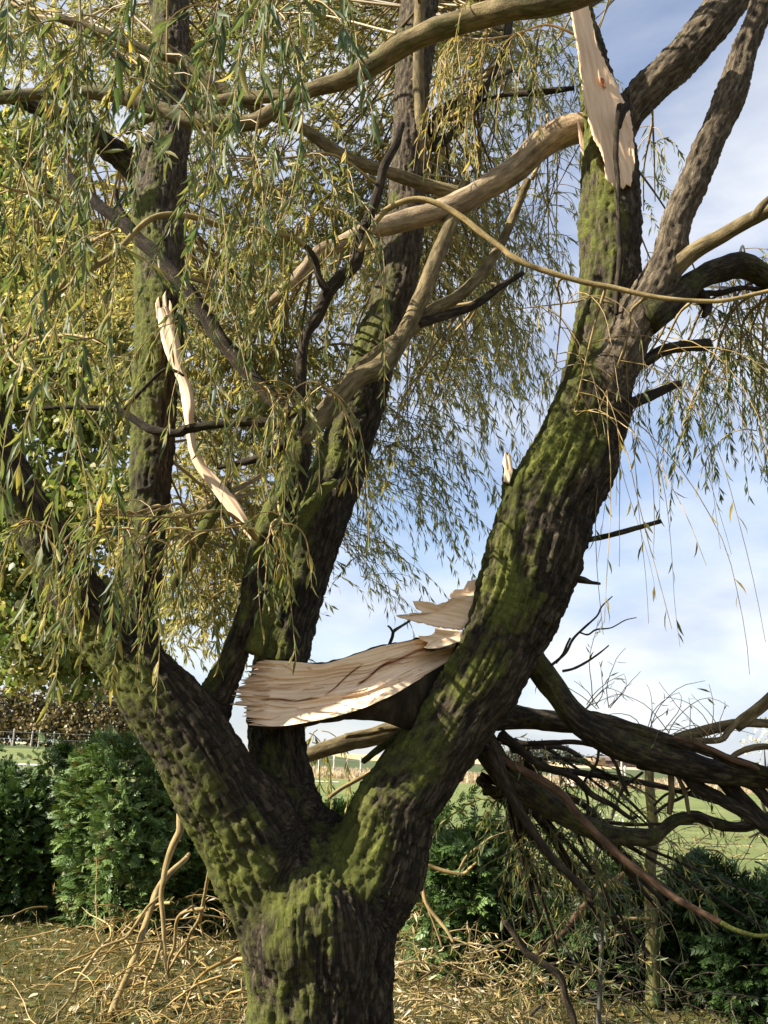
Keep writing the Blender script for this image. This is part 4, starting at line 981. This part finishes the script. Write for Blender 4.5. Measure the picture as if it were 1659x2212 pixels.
# ------------------------------------------------------------------ broadleaf tree behind on the left
def leafy_tree(name, label, cat, base, trunk_r, top_z, blobs, nleaf, Lr, tr, mat, wr=0.8, tpl=LEAF_BROAD, group=None, limbs=True, twig=True):
    root = empty(name, base, label, cat, group)
    base = np.array(base, float)
    S = np.array([(*base, trunk_r * 1.3), (base[0] + .05, base[1], base[2] + top_z * .35, trunk_r), (base[0] - .05, base[1] + .1, base[2] + top_z * .7, trunk_r * .6), (base[0], base[1], base[2] + top_z, trunk_r * .25)])
    v_, q_, t_, a = tube(S, 10, max(0.08, trunk_r), lump=.08, amp=trunk_r * .08, w=trunk_r * .3)
    mk('trunk', v_, q_, t_, M_DARKBARK, root, a)
    tot = sum(b[3] * b[4] * b[5] for b in blobs); parts = []
    for bx, by, bz, rx, ry, rz in blobs:
        c = np.array((bx, by, bz)); m = max(int(nleaf * rx * ry * rz / tot), 20)
        if limbs:
            A = base + np.array((0, 0, min(max(bz - base[2] - rz, top_z * .3), top_z * .9)))
            S = np.array([(*A, trunk_r * .45), (*((A + c) / 2 + (0, 0, rz * .15)), trunk_r * .3), (*c, trunk_r * .12)])
            v_, q_, t_, a = tube(S, 7, max(0.08, trunk_r * .8), lump=.1); mk('limb', v_, q_, t_, M_DARKBARK, root, a)
        k_ = max(m // 14, 4)
        cl = norm(RNG.normal(0, 1, (k_, 3))) * (RNG.random(k_) ** 0.45)[:, None] * np.array((rx, ry, rz)) + c
        ci = RNG.integers(0, k_, m)
        sp_ = 0.16 * (rx * ry * rz) ** (1 / 3)
        pos = cl[ci] + RNG.normal(0, sp_, (m, 3))
        L = RNG.uniform(*Lr, m)
        ti = np.clip(RNG.uniform(*tr, k_)[ci] + RNG.normal(0, .12, m), 0, 1)
        d = norm(RNG.normal(0, 1, (m, 3)) + np.array((0, 0, -.6)))
        parts.append(leaves(pos, d, RNG.normal(0, 1, (m, 3)), L, L * wr, ti, tpl))
        if twig:
            dd = norm(cl - c + 1e-3); P = np.linspace(0, 1, 5)[None, :, None]
            parts_t = (c + (cl - c) * .2)[:, None] * (1 - P) + cl[:, None] * P
            TW.append((parts_t, trunk_r * .06))
    v_, q_, t_, a = merge(parts)
    tag(mk('crown', v_, q_, t_, mat, root, a), kind='stuff')
    if twig and TW:
        mm = merge([strands(P, r0, r0 * .3, 3) for P, r0 in TW]); TW.clear()
        tag(mk('twigs', mm[0], mm[1], None, M_TWIG, root, mm[3]), kind='stuff')
    return root
TW = []
def blob(px, py, Y, rx, ry, rz):
    c = at(float(px), float(py), Y); s = float(px_m(float(px), float(py), Y))
    return (c[0], c[1], c[2], rx * s, ry, rz * s)
bl = [blob(60, 520, 9.5, 170, .9, 150), blob(190, 700, 9.2, 150, .8, 130), blob(60, 820, 9.5, 150, .8, 140), blob(200, 900, 9.2, 130, .8, 120), blob(60, 1080, 9.3, 140, .8, 130),
      blob(230, 1100, 9.0, 110, .8, 110), blob(30, 1290, 9.0, 120, .8, 90), blob(150, 1440, 9.2, 150, .7, 50), blob(20, 350, 9.6, 150, .8, 120), blob(-180, 800, 9.5, 200, 1., 400), blob(290, 560, 9.3, 90, .7, 110), blob(60, 1380, 8.6, 140, .7, 90), blob(230, 1330, 9.4, 120, .7, 120), blob(60, 1180, 8.8, 140, .7, 110)]
b0 = at(-220.0, 1500.0, 9.8)
leafy_tree('broadleaf_tree', 'yellowing broad-leaved tree behind the mossy left limb of the willow', 'tree', (b0[0], b0[1], 0), 0.16, 6.0, bl, 52000, (.045, .09), (0.0, 0.9), M_BROAD)

# ------------------------------------------------------------------ cypress hedge plants
def spray_tpl():
    V, T = [], []
    def quad(p, d, n, l, w):
        k = len(V); s = np.array((d[1], -d[0], 0)); p = np.array(p, float); d = np.array(d, float)
        V.extend([p, p + d * l * .5 - s * w, p + d * l, p + d * l * .5 + s * w])
        T.extend([(k, k + 1, k + 2), (k, k + 2, k + 3)])
    quad((0, 0, 0), (0, 1, 0), 0, 1.0, .05)
    for y in (.15, .35, .55, .75):
        for s in (-1, 1):
            l = .52 * (1 - y * .6); a_ = R(42)
            quad((0, y, 0), (s * math.sin(a_), math.cos(a_), 0), 0, l, .07)
    V = np.array(V); V[:, 2] = -.35 * V[:, 1] ** 2 - .15 * np.abs(V[:, 0])
    return V, np.array(T)
SPRAY = spray_tpl()
def cypress(px, Y, wpx, ztop, label, n=1500, depth=.9, tr=(0.15, 0.8), base_px=None):
    c = at(float(px), 1640.0, Y); s = float(px_m(float(px), 1640.0, Y))
    base = np.array((c[0], Y, 0.0)); rx = wpx * s / 2
    root = empty('cypress_shrub', base, label, 'shrub', None)
    n = int(n * 2.2); th = np.where(RNG.random(n) < .8, RNG.uniform(np.pi * .85, np.pi * 2.15, n), RNG.uniform(0, 2 * np.pi, n)); zz = RNG.random(n) ** .8
    prof = lambda z: np.clip(np.minimum(1.0, .78 + z * .5) * np.sqrt(np.clip(1 - np.clip((z - .62) / .45, 0, 1) ** 2, 0.02, 1)), .1, 1)
    lum = .78 + .5 * vn(np.stack([np.cos(th) * 2.2 + px, np.sin(th) * 2.2, zz * 3.5], -1))
    rr = prof(zz) * lum * RNG.uniform(.72, 1.0, n)
    pos = base + np.stack([np.cos(th) * rx * rr, np.sin(th) * depth * rr, zz * ztop], -1)
    pos[:, 2] *= .82 + .42 * vn(np.stack([pos[:, 0] * 2.6, pos[:, 1] * 2.6, 0 * zz], -1))
    out = np.stack([np.cos(th), np.sin(th), np.full(n, .25) + zz * .5], -1)
    d = norm(out + RNG.normal(0, .45, (n, 3))); nr = norm(np.stack([np.cos(th) * .6, np.sin(th) * .6, np.full(n, .8)], -1) + RNG.normal(0, .45, (n, 3)))
    L = RNG.uniform(.07, .17, n)
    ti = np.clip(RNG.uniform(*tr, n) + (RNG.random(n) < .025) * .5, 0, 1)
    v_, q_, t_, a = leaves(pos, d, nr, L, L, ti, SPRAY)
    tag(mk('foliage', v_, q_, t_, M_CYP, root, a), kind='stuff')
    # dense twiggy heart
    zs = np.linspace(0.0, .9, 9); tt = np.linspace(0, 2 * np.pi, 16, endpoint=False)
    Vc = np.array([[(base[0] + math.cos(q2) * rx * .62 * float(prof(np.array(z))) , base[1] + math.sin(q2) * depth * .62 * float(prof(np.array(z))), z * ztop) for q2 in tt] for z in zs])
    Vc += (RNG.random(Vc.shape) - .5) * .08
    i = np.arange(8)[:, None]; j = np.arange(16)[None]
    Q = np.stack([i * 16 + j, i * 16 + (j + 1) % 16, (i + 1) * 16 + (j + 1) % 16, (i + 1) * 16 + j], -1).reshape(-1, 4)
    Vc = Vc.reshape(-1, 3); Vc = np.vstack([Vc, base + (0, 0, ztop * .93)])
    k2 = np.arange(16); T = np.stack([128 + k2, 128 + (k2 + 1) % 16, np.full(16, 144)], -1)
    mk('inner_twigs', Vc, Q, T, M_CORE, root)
    S = np.array([(*base, .05), (base[0], base[1], ztop * .5, .04), (base[0], base[1], ztop * .85, .015)])
    v_, q_, t_, a = tube(S, 7, .1); mk('stem', v_, q_, t_, M_DARKBARK, root, a)

cypress(310, 9.6, 300, 1.36, 'sunlit feathery green cypress shrub behind the leaning pale sticks', 2600, .75, (0.45, .95))  # lighter tint range: some of the sunlight is put into the spray colour
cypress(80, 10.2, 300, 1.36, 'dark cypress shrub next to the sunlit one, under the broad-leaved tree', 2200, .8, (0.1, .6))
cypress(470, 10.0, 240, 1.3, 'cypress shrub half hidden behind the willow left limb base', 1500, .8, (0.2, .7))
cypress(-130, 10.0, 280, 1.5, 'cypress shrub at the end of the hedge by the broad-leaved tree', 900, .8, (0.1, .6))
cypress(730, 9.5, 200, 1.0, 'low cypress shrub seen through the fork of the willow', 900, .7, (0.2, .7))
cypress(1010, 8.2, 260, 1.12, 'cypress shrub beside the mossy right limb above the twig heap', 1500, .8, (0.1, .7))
cypress(1200, 8.0, 280, .74, 'low shaded cypress shrub under the peeled reddish branch', 1400, .8, (0., .22))  # this and the next two: shade is put into the colour by low tints
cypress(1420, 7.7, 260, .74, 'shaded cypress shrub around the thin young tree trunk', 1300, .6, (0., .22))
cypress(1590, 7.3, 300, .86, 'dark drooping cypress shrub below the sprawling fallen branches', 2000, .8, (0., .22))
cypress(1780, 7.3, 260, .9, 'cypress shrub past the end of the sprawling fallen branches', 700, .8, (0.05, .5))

# ------------------------------------------------------------------ young tree and sapling on the right
def stick_thing(name, label, cat, lines, group=None, base=None):
    S0 = skel(lines[0][4], lines[0][1], lines[0][2])
    b = base if base is not None else S0[np.argmin(S0[:, 2]), :3]
    root = empty(name, b, label, cat, group)
    for i, (mk_, a_, b_, ms_, pts) in enumerate(lines):
        S = skel(pts, a_, b_)
        S[:, 2] = np.maximum(S[:, 2], S[:, 3] * .5)
        v_, q_, t_, a = tube(S, 9, lump=.1, amp=.0015, w=.012, seed=i + 140)
        a['moss'] = ms_ + .2 + (vn(v_ * 5) - .5) * .3
        mk('stem' if i == 0 else 'branch', v_, q_, t_, MATS[mk_], root, a)
    return root
yb = gpt(1411.0, 2182.0)
stick_thing('young_tree', 'slim young tree trunk with green algae standing in the shaded shrubs', 'tree', [
    ('p', yb[1], yb[1], .35, [(1411, 2190, 36), (1410, 2092, 31), (1408, 1992, 30), (1403, 1892, 28), (1412, 1800, 24), (1408, 1750, 22), (1403, 1700, 21), (1402, 1655, 20), (1400, 1630, 16)]),
    ('s', yb[1] - .05, yb[1], .2, [(1405, 1985, 8), (1365, 1984, 7), (1330, 1980, 6), (1300, 1970, 4)])], base=(yb[0], yb[1], 0))
sb = gpt(1293.0, 2300.0)
stick_thing('sapling', 'thin grey sapling stem rising past the peeled reddish branch', 'sapling', [
    ('g', sb[1], sb[1] + .1, 0., [(1290, 2310, 13), (1293, 2212, 12), (1298, 2076, 11), (1298, 1992, 11), (1288, 1926, 10), (1282, 1859, 9), (1309, 1802, 8), (1325, 1755, 7), (1340, 1715, 6), (1352, 1680, 4)]),
    ('g', sb[1], sb[1], 0., [(1283, 1865, 6), (1300, 1830, 5), (1318, 1780, 3)])], base=(sb[0], sb[1], 0))

# ------------------------------------------------------------------ broken sticks leaning on the lawn, left
def G(px, py): return float(gpt(float(px), float(py))[1])
gA = G(373, 2180); gB = G(235, 2205)
stick_thing('fallen_branch', 'pale forked broken branch leaning beside the sunlit cypress, its tip torn to a point', 'branch', [
    ('s', 6.9, gA, .05, [(379, 1690, 4), (381, 1705, 12), (388, 1732, 16), (389, 1792, 17), (373, 1826, 16), (360, 1866, 14), (353, 1902, 12), (348, 1936, 11), (353, 1992, 10), (355, 2042, 9), (360, 2092, 8), (370, 2126, 8), (367, 2152, 8), (380, 2185, 7)]),
    ('s', 7.0, G(110, 2205), .3, [(349, 1934, 7), (317, 1962, 7), (287, 2006, 7), (267, 2029, 7), (217, 2049, 7), (190, 2086, 7), (167, 2119, 7), (163, 2136, 7), (140, 2172, 6), (108, 2205, 5)]),
    ('s', 7.0, G(190, 2120), .2, [(320, 1965, 5), (290, 2003, 5), (240, 2050, 5), (205, 2095, 5), (176, 2126, 4)]),
    ('s', gA, gA, .0, [(372, 2168, 7), (395, 2172, 6), (415, 2190, 6), (430, 2212, 5)])])
stick_thing('fallen_branch', 'long straight pole-like broken branch slanting down to the lawn behind the forked one', 'branch', [
    ('s', 7.6, gB, .1, [(408, 1845, 8), (400, 1856, 11), (367, 1886, 13), (340, 1922, 14), (327, 1959, 14), (310, 2009, 14), (290, 2069, 14), (267, 2126, 14), (247, 2169, 13), (232, 2212, 9)]),
    ('s', gB, gB, .0, [(247, 2172, 8), (256, 2190, 7), (258, 2215, 6)])])
stick_thing('fallen_branch', 'crooked thin broken branch hanging against the lower left of the willow trunk', 'branch', [
    ('s', 5.6, G(367, 2100), .0, [(453, 1870, 8), (450, 1890, 8), (440, 1945, 8), (430, 1986, 8), (410, 2019, 7), (404, 2060, 6), (410, 2082, 5)]),
    ('s', 5.8, 6.6, .0, [(440, 1962, 7), (400, 1969, 8), (382, 1990, 8), (377, 2042, 7), (366, 2072, 6), (362, 2100, 4)]),
    ('s', 5.8, 6.2, .0, [(405, 1965, 5), (420, 1958, 6), (438, 1975, 5), (450, 1978, 4)]),
    ('s', 6.2, 6.9, .0, [(408, 2030, 6), (385, 2060, 6), (365, 2095, 6), (350, 2120, 5)])])
stick_thing('fallen_branch', 'mossy short log lying on the lawn among yellow twigs', 'log', [
    ('s', G(300, 2120), G(215, 2165), .15, [(303, 2112, 13), (260, 2132, 15), (215, 2160, 14), (205, 2166, 8)])])
stick_thing('fallen_branch', 'thin drooping broken branch standing between the pole-like one and the trunk', 'branch', [
    ('s', 7.0, G(313, 2180), .1, [(360, 2010, 6), (345, 2050, 7), (333, 2086, 7), (317, 2116, 7), (313, 2142, 7), (315, 2170, 6), (300, 2206, 5)])])
stick_thing('fallen_branch', 'snapped branch with orange peeled patches slanting through the dark shrubs', 'branch', [
    ('r', 6.2, 5.7, .2, [(1360, 1880, 12), (1313, 1915, 16), (1273, 1946, 15), (1239, 1986, 15), (1216, 2016, 14), (1185, 2043, 12), (1163, 2060, 8)])])
stick_thing('fallen_branch', 'dark bent branch arching over the twig heap to the ground', 'branch', [
    ('d', 5.4, 5.4, .05, [(1090, 1990, 14), (1115, 2025, 15), (1140, 2060, 16), (1206, 2106, 17), (1223, 2159, 16), (1240, 2206, 14), (1250, 2290, 12)])])
stick_thing('fallen_branch', 'bare tan branch bending down out of the heap beside the trunk', 'branch', [
    ('s', 5.6, 5.5, .0, [(912, 1905, 9), (920, 1950, 9), (945, 1985, 9), (965, 2010, 8), (980, 2036, 7)]),
    ('s', 5.6, 5.6, .0, [(918, 1945, 6), (935, 1990, 5), (950, 2030, 5), (955, 2050, 3)])])
stick_thing('fallen_branch', 'pale bare branch end poking out beside the cypress above the twig heap', 'branch', [
    ('s', 5.8, 5.8, .0, [(920, 1868, 9), (960, 1882, 9), (1000, 1888, 9), (1015, 1876, 7), (1030, 1862, 5)]),
    ('s', 5.8, 5.9, .0, [(992, 1878, 5), (1010, 1848, 6), (1040, 1825, 6), (1065, 1805, 5)])])

# ------------------------------------------------------------------ twig heaps, litter and grass
def heap(name, label, N, rect, hmax, lr, leafsp, r0=.004, tr=(0.15, .85), seed=0, tw=None, lean=(0, 0)):
    tw = tw or M_GTWIG
    px = RNG.uniform(rect[0], rect[1], N); py = RNG.uniform(rect[2], rect[3], N)
    p = gpt(px, py); p[:, 2] = 0.01 + RNG.random(N) ** 1.6 * hmax
    a_ = RNG.uniform(0, 2 * np.pi, N)
    d0 = np.stack([np.cos(a_) + lean[0], np.sin(a_) * .7 + lean[1], RNG.uniform(-.2, .55, N)], -1)
    ln = RNG.uniform(*lr, N)
    P = grow(p, d0, ln, 12, .10, .16)
    P[..., 2] = np.maximum(P[..., 2], 0.006 + RNG.random((N, 1)) * .03)
    s = strands(P, r0 * RNG.lognormal(0, .5, N), .0012, 4)
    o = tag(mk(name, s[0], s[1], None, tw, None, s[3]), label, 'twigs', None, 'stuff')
    pos, d, nr, L, Wd, ti = strand_leaves(P, ln, leafsp, (.04, .085), tr, wr=.15, drop=.2)
    pos[:, 2] = np.maximum(pos[:, 2], .012)
    l_ = leaves(pos, d, nr, L, Wd, ti, LEAF_MID)
    tag(mk('fallen_leaves', l_[0], None, l_[2], M_LITTER, None, l_[3]), label.replace('twigs', 'leaves'), 'leaves', None, 'stuff')
heap('twig_litter', 'tangle of yellow willow twigs on the sunlit lawn left of the trunk', 240, (130, 560, 1980, 2290), .38, (.3, .9), .05, .0045, (0.1, .9), tw=M_TWIG)
heap('twig_litter', 'loose yellow twigs at the foot of the cypress hedge', 110, (90, 420, 1925, 2010), .30, (.3, .9), .09, .005)
heap('twig_litter', 'heap of golden willow twigs spilling right of the trunk', 330, (850, 1160, 2010, 2330), .55, (.3, .8), .045, .0035, (0.3, .9))
heap('twig_litter', 'brown twigs drooping out of the shaded shrubs beside the trunk', 170, (890, 1120, 1930, 2060), 1.0, (.3, .7), .06, .003, (0.5, .95), lean=(.5, -.2))
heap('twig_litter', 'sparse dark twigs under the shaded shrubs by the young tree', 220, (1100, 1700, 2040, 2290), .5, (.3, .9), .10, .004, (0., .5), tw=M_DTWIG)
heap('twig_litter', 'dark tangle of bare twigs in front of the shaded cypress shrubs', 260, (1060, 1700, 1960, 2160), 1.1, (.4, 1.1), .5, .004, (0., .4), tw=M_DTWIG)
heap('twig_litter', 'dry golden twigs on the grass behind the shaded cypress shrubs', 120, (1180, 1659, 1800, 1860), .3, (.3, .9), .08, .006)

N = 22000
x_ = RNG.uniform(-6, 6.5, N); y_ = RNG.uniform(4.5, 14.5, N)
L = RNG.uniform(.04, .09, N); br = RNG.random(N) < .3
pos = np.stack([x_, y_, .012 + RNG.random(N) * .02], -1)
aa = RNG.uniform(0, 2 * np.pi, N)
d = np.stack([np.cos(aa), np.sin(aa), RNG.normal(0, .2, N)], -1); nr = np.stack([RNG.normal(0, .35, N), RNG.normal(0, .35, N), np.ones(N)], -1)
l_ = leaves(pos, d, nr, L, L * np.where(br, .6, .18), RNG.random(N) ** 1.2, LEAF_MID)
tag(mk('leaf_litter', l_[0], None, l_[2], M_LITTER, None, l_[3]), 'dry fallen leaves scattered over the rough lawn', 'leaves', None, 'stuff')
N = 70000
x_ = RNG.uniform(-7, 7, N); y_ = 4.5 + 12 * RNG.random(N) ** 1.2
kp = vn(np.stack([x_ * 1.1, y_ * 1.1, 0 * x_], -1)) + RNG.random(N) * .5 > .55
x_, y_ = x_[kp], y_[kp]; N = len(x_)
L = RNG.uniform(.03, .10, N)
d = np.stack([RNG.normal(0, .45, N), RNG.normal(0, .45, N), np.ones(N)], -1)
l_ = leaves(np.stack([x_, y_, np.zeros(N) - .005], -1), d, RNG.normal(0, 1, (N, 3)), L, np.full(N, .008), np.clip(vn(np.stack([x_ * .9, y_ * .9, 0 * x_ + 3], -1)) + RNG.normal(0, .2, N), 0, 1), LEAF_FAR)
tag(mk('grass', l_[0], None, l_[2], M_GRASS, None, l_[3]), 'short tussocky grass of the rough lawn', 'grass', None, 'stuff')
N = 26000
x_ = RNG.uniform(-8, 60, N); y_ = RNG.uniform(64, 84, N)
L = RNG.uniform(.25, .65, N)
d = np.stack([RNG.normal(0, .25, N), RNG.normal(0, .25, N), np.ones(N)], -1)
l_ = leaves(np.stack([x_, y_, gh(x_, y_) - .02], -1), d, RNG.normal(0, 1, (N, 3)), L, np.full(N, .12), RNG.random(N), LEAF_FAR)
tag(mk('dry_grass', l_[0], None, l_[2], M_DRY, None, l_[3]), 'band of tall dry grass along the far fence', 'grass', None, 'stuff')
N = 170
pp = gpt(RNG.normal(1300, 60, N), RNG.normal(1775, 8, N)); pp[:, 2] = .03 + RNG.random(N) * .12
L = RNG.uniform(.06, .14, N)
l_ = leaves(pp, RNG.normal(0, 1, (N, 3)), RNG.normal(0, 1, (N, 3)), L, L * .5, RNG.random(N), LEAF_MID)
tag(mk('pale_leaves', l_[0], None, l_[2], M_PALELEAF, None, l_[3]), 'patch of white leaves lying on the green pasture', 'leaves', None, 'stuff')

# ------------------------------------------------------------------ far things
def box(c, s, jit=0.0):
    v = np.array([(x, y, z) for z in (-.5, .5) for y in (-.5, .5) for x in (-.5, .5)], float) * s + c
    return v, np.array([(0, 2, 3, 1), (4, 5, 7, 6), (0, 1, 5, 4), (2, 6, 7, 3), (0, 4, 6, 2), (1, 3, 7, 5)])
def fence(name, label, pxs, Y, h, mat=M_POST, base_loc=None):
    xs_ = [float(at(float(p), 1650.0, Y)[0]) for p in pxs]
    root = empty(name, (xs_[0], Y, float(gh(xs_[0], Y))), label, 'fence')
    for i, x in enumerate(xs_):
        z = float(gh(x, Y))
        S = np.array([(x, Y, z - .1, .09), (x + .01, Y, z + h * .5, .085), (x + .02 * (i % 3 - 1), Y, z + h * (0.95 + .1 * (i % 2)), .08)])
        v_, q_, t_, a = tube(S, 8, .2, lump=.08, seed=i); mk('post', v_, q_, t_, mat, root, a)
    for zz in (.45, .85):
        S = np.array([(x, Y - .09, float(gh(x, Y)) + h * zz, .012) for x in xs_])
        v_, q_, t_, a = tube(S, 4, 2.0, lump=0); mk('wire', v_, q_, t_, M_WIRE, root, a)
fence('post_fence', 'wire fence with pale wooden posts in the dry grass of the far pasture', [690, 722, 750, 780, 1190, 1240, 1297, 1350, 1400, 1455, 1510, 1560, 1620, 1690], 66, 1.35)
fence('post_fence', 'wire fence with pale posts in front of the brown hedgerow', [-20, 22, 62, 78, 110, 186, 205, 215, 228, 243, 262, 300, 340], 104, 1.7)
for px, lab in ((-60, 'brown autumn hedgerow bush at the far left end of the back fence'), (35, 'tall brown hedgerow bush behind the back fence posts'), (120, 'dense olive-brown hedgerow bush behind the middle of the back fence'), (205, 'hedgerow bush with yellow leaves behind the back fence'), (290, 'thin brown hedgerow bush behind the willow left limb')):
    c = at(float(px), 1560.0, 112); s = float(px_m(float(px), 1560.0, 112)); z0 = float(gh(c[0], 112))
    leafy_tree('hedgerow_bush', lab, 'bush', (c[0], 112, z0), .12, 4.5, [(c[0] - 1.6, 112, z0 + 2.0, 2.6, 1.5, 2.6), (c[0] + 1.6, 112.4, z0 + 2.6, 2.6, 1.5, 2.8), (c[0], 112.8, z0 + 5.0, 2.8, 1.5, 2.4)], 4200, (.22, .5), (0., 1.), M_BROWNBUSH, twig=False, limbs=False)
for px, w, h, lab in ((1160, 70, 38, 'distant grey-green tree at the left of the far group'), (1195, 60, 42, 'distant pale tree of the far group seen under the fallen limb'), (1226, 44, 40, 'tall distant dark tree in the middle of the far group'), (1256, 60, 24, 'low dark distant tree beside the far straw stack'), (1120, 60, 36, 'distant tree of the far group close beside the willow limb'), (1307, 12, 14, 'small lone distant tree on the far horizon'), (870, 40, 30, 'distant tree seen through the fork of the willow')):
    c = at(float(px), 1645.0, 420); s = float(px_m(float(px), 1645.0, 420))
    W2, H2 = w * s / 2, h * s
    leafy_tree('distant_tree', lab, 'tree', (c[0], 420, 0), .3, H2 * .8, [(c[0] - W2 * .35, 420, H2 * .42, W2 * .6, 3, H2 * .42), (c[0] + W2 * .35, 421, H2 * .45, W2 * .6, 3, H2 * .40), (c[0], 422, H2 * .66, W2 * .6, 3, H2 * .36)], 900, (.6, 1.4), (0, .8), M_FARTREE, twig=False, limbs=False)
c = at(1283.0, 1645.0, 400)
v_, q_ = box((c[0], 400, 1.7), (8, 6, 3.4)); tag(mk('straw_stack', v_, q_, None, M_STRAW, smooth=False), 'brown straw stack on the far horizon', 'straw stack')
c = at(1325.0, 1645.0, 410)
root = empty('farm_shed', (c[0], 410, 0), 'long low dark farm shed on the far horizon', 'building')
v_, q_ = box((c[0] + 4, 410, 1.2), (26, 8, 2.4)); mk('wall', v_, q_, None, M_ROOF, root, smooth=False)
v_ = np.array([(c[0] - 9.5, 405.5, 2.4), (c[0] + 17.5, 405.5, 2.4), (c[0] + 17.5, 414.5, 2.4), (c[0] - 9.5, 414.5, 2.4), (c[0] - 9.5, 410, 4.0), (c[0] + 17.5, 410, 4.0)])
mk('roof', v_, [(0, 1, 5, 4), (2, 3, 4, 5)], [(0, 4, 3), (1, 2, 5)], M_ROOF, root, smooth=False)
c = at(1343.0, 1645.0, 110)
root = empty('telegraph_pole', (c[0], 110, 0), 'pale telegraph pole beyond the far fence', 'pole')
S = np.array([(c[0], 110, -.2, .13), (c[0], 110, 3, .12), (c[0], 110, 6.3, .1)]); v_, q_, t_, a = tube(S, 8, .5, lump=.02); mk('pole', v_, q_, t_, M_POST, root, a)
v_, q_ = box((c[0], 109.86, 5.9), (1.4, .1, .12)); mk('crossarm', v_, q_, None, M_POST, root, smooth=False)

# pale bush at the right edge
c = at(1650.0, 1600.0, 16)
leafy_tree('pale_bush', 'slender bush with whitish leaves beyond the fallen branches', 'bush', (c[0], 16, 0), .04, 1.6, [(c[0], 16, 1.95, .34, .3, .42), (c[0] + .25, 16.1, 2.15, .3, .3, .35)], 260, (.03, .06), (0, 1), M_PALELEAF, twig=True)

# sheep lying on the pasture
def sheep(px, py, Y, face_dir, label, sc=1.0):
    c = at(float(px), float(py), Y); x = float(c[0]); z0 = float(gh(x, Y))
    root = empty('sheep', (x, Y, z0), label, 'sheep', None)
    f = face_dir * sc
    body = np.array([(x - .62 * f, Y, z0 + .30 * sc, .12 * sc), (x - .45 * f, Y, z0 + .36 * sc, .30 * sc), (x, Y, z0 + .36 * sc, .36 * sc), (x + .35 * f, Y, z0 + .38 * sc, .32 * sc), (x + .52 * f, Y - .03, z0 + .58 * sc, .18 * sc), (x + .60 * f, Y - .05, z0 + .78 * sc, .14 * sc), (x + .72 * f, Y - .1, z0 + .80 * sc, .12 * sc), (x + .90 * f, Y - .12, z0 + .70 * sc, .07 * sc)])
    legs = [np.array([(x + dx * f, Y + dy, z0 + .16 * sc, .09 * sc), (x + (dx + .16) * f, Y + dy * 1.3, z0 + .10 * sc, .06 * sc), (x + (dx + .32) * f, Y + dy * 1.4, z0 + .05 * sc, .04 * sc)]) for dx, dy in ((.25, -.24), (.25, .24), (-.4, -.26), (-.4, .26))]
    co_, no_, q_, t_ = voxel_union([tube(S, 14, .05, lump=.03) for S in [body] + legs], .035 * sc, 3)
    co_ = co_ + no_ * ((vn(co_ * 14) - .5) * .05)[:, None]
    co_[:, 2] = np.maximum(co_[:, 2], z0 + .004)
    mk('body', co_, q_, t_, M_WOOL, root)
    for s_ in (-1, 1):
        S = np.array([(x + .66 * f, Y - .07 + .09 * s_, z0 + .86 * sc, .03 * sc), (x + .60 * f, Y - .07 + .2 * s_, z0 + .88 * sc, .045 * sc), (x + .58 * f, Y - .07 + .28 * s_, z0 + .83 * sc, .015 * sc)])
        v_, q_, t_, a = tube(S, 7, .04, lump=0); mk('ear', v_, q_, t_, M_WHITE, root, a)
    S = np.array([(x + .70 * f, Y - .1, z0 + .80 * sc, .125 * sc), (x + .80 * f, Y - .11, z0 + .76 * sc, .10 * sc), (x + .93 * f, Y - .125, z0 + .685 * sc, .072 * sc)])
    v_, q_, t_, a = tube(S, 10, .04, lump=0); mk('face', v_, q_, t_, M_WHITE, root, a)
sheep(1248, 1690, 62, -1, 'pale sheep lying on the pasture by the far fence', 1.0)
sheep(224, 1632, 52, -1, 'pale sheep lying on the grass beyond the hedge, before the brown hedgerow', 1.0)
sheep(312, 1636, 50, -1, 'sheep lying on the grass close beside the willow left limb', .9)
c = at(1308.0, 1695.0, 55)
root = empty('magpie', (c[0], 55, 0), 'small black and white bird standing on the pasture', 'bird')
S = np.array([(c[0] - .12, 55, .16, .03), (c[0] - .05, 55, .18, .07), (c[0] + .05, 55, .20, .06), (c[0] + .10, 55, .26, .04), (c[0] + .17, 55, .26, .01)])
v_, q_, t_, a = tube(S, 8, .02, lump=0); mk('body', v_, q_, t_, M_WHITE, root, a)
S = np.array([(c[0] - .05, 55, .22, .045), (c[0] - .2, 55, .24, .03), (c[0] - .42, 55, .30, .02)]); v_, q_, t_, a = tube(S, 6, .03, lump=0); mk('tail', v_, q_, t_, M_BLACK, root, a)
for s_ in (-.03, .03):
    S = np.array([(c[0], 55 + s_, .0, .008), (c[0], 55 + s_, .08, .008), (c[0] + .01, 55 + s_, .14, .012)]); v_, q_, t_, a = tube(S, 5, .03, lump=0); mk('leg', v_, q_, t_, M_BLACK, root, a)
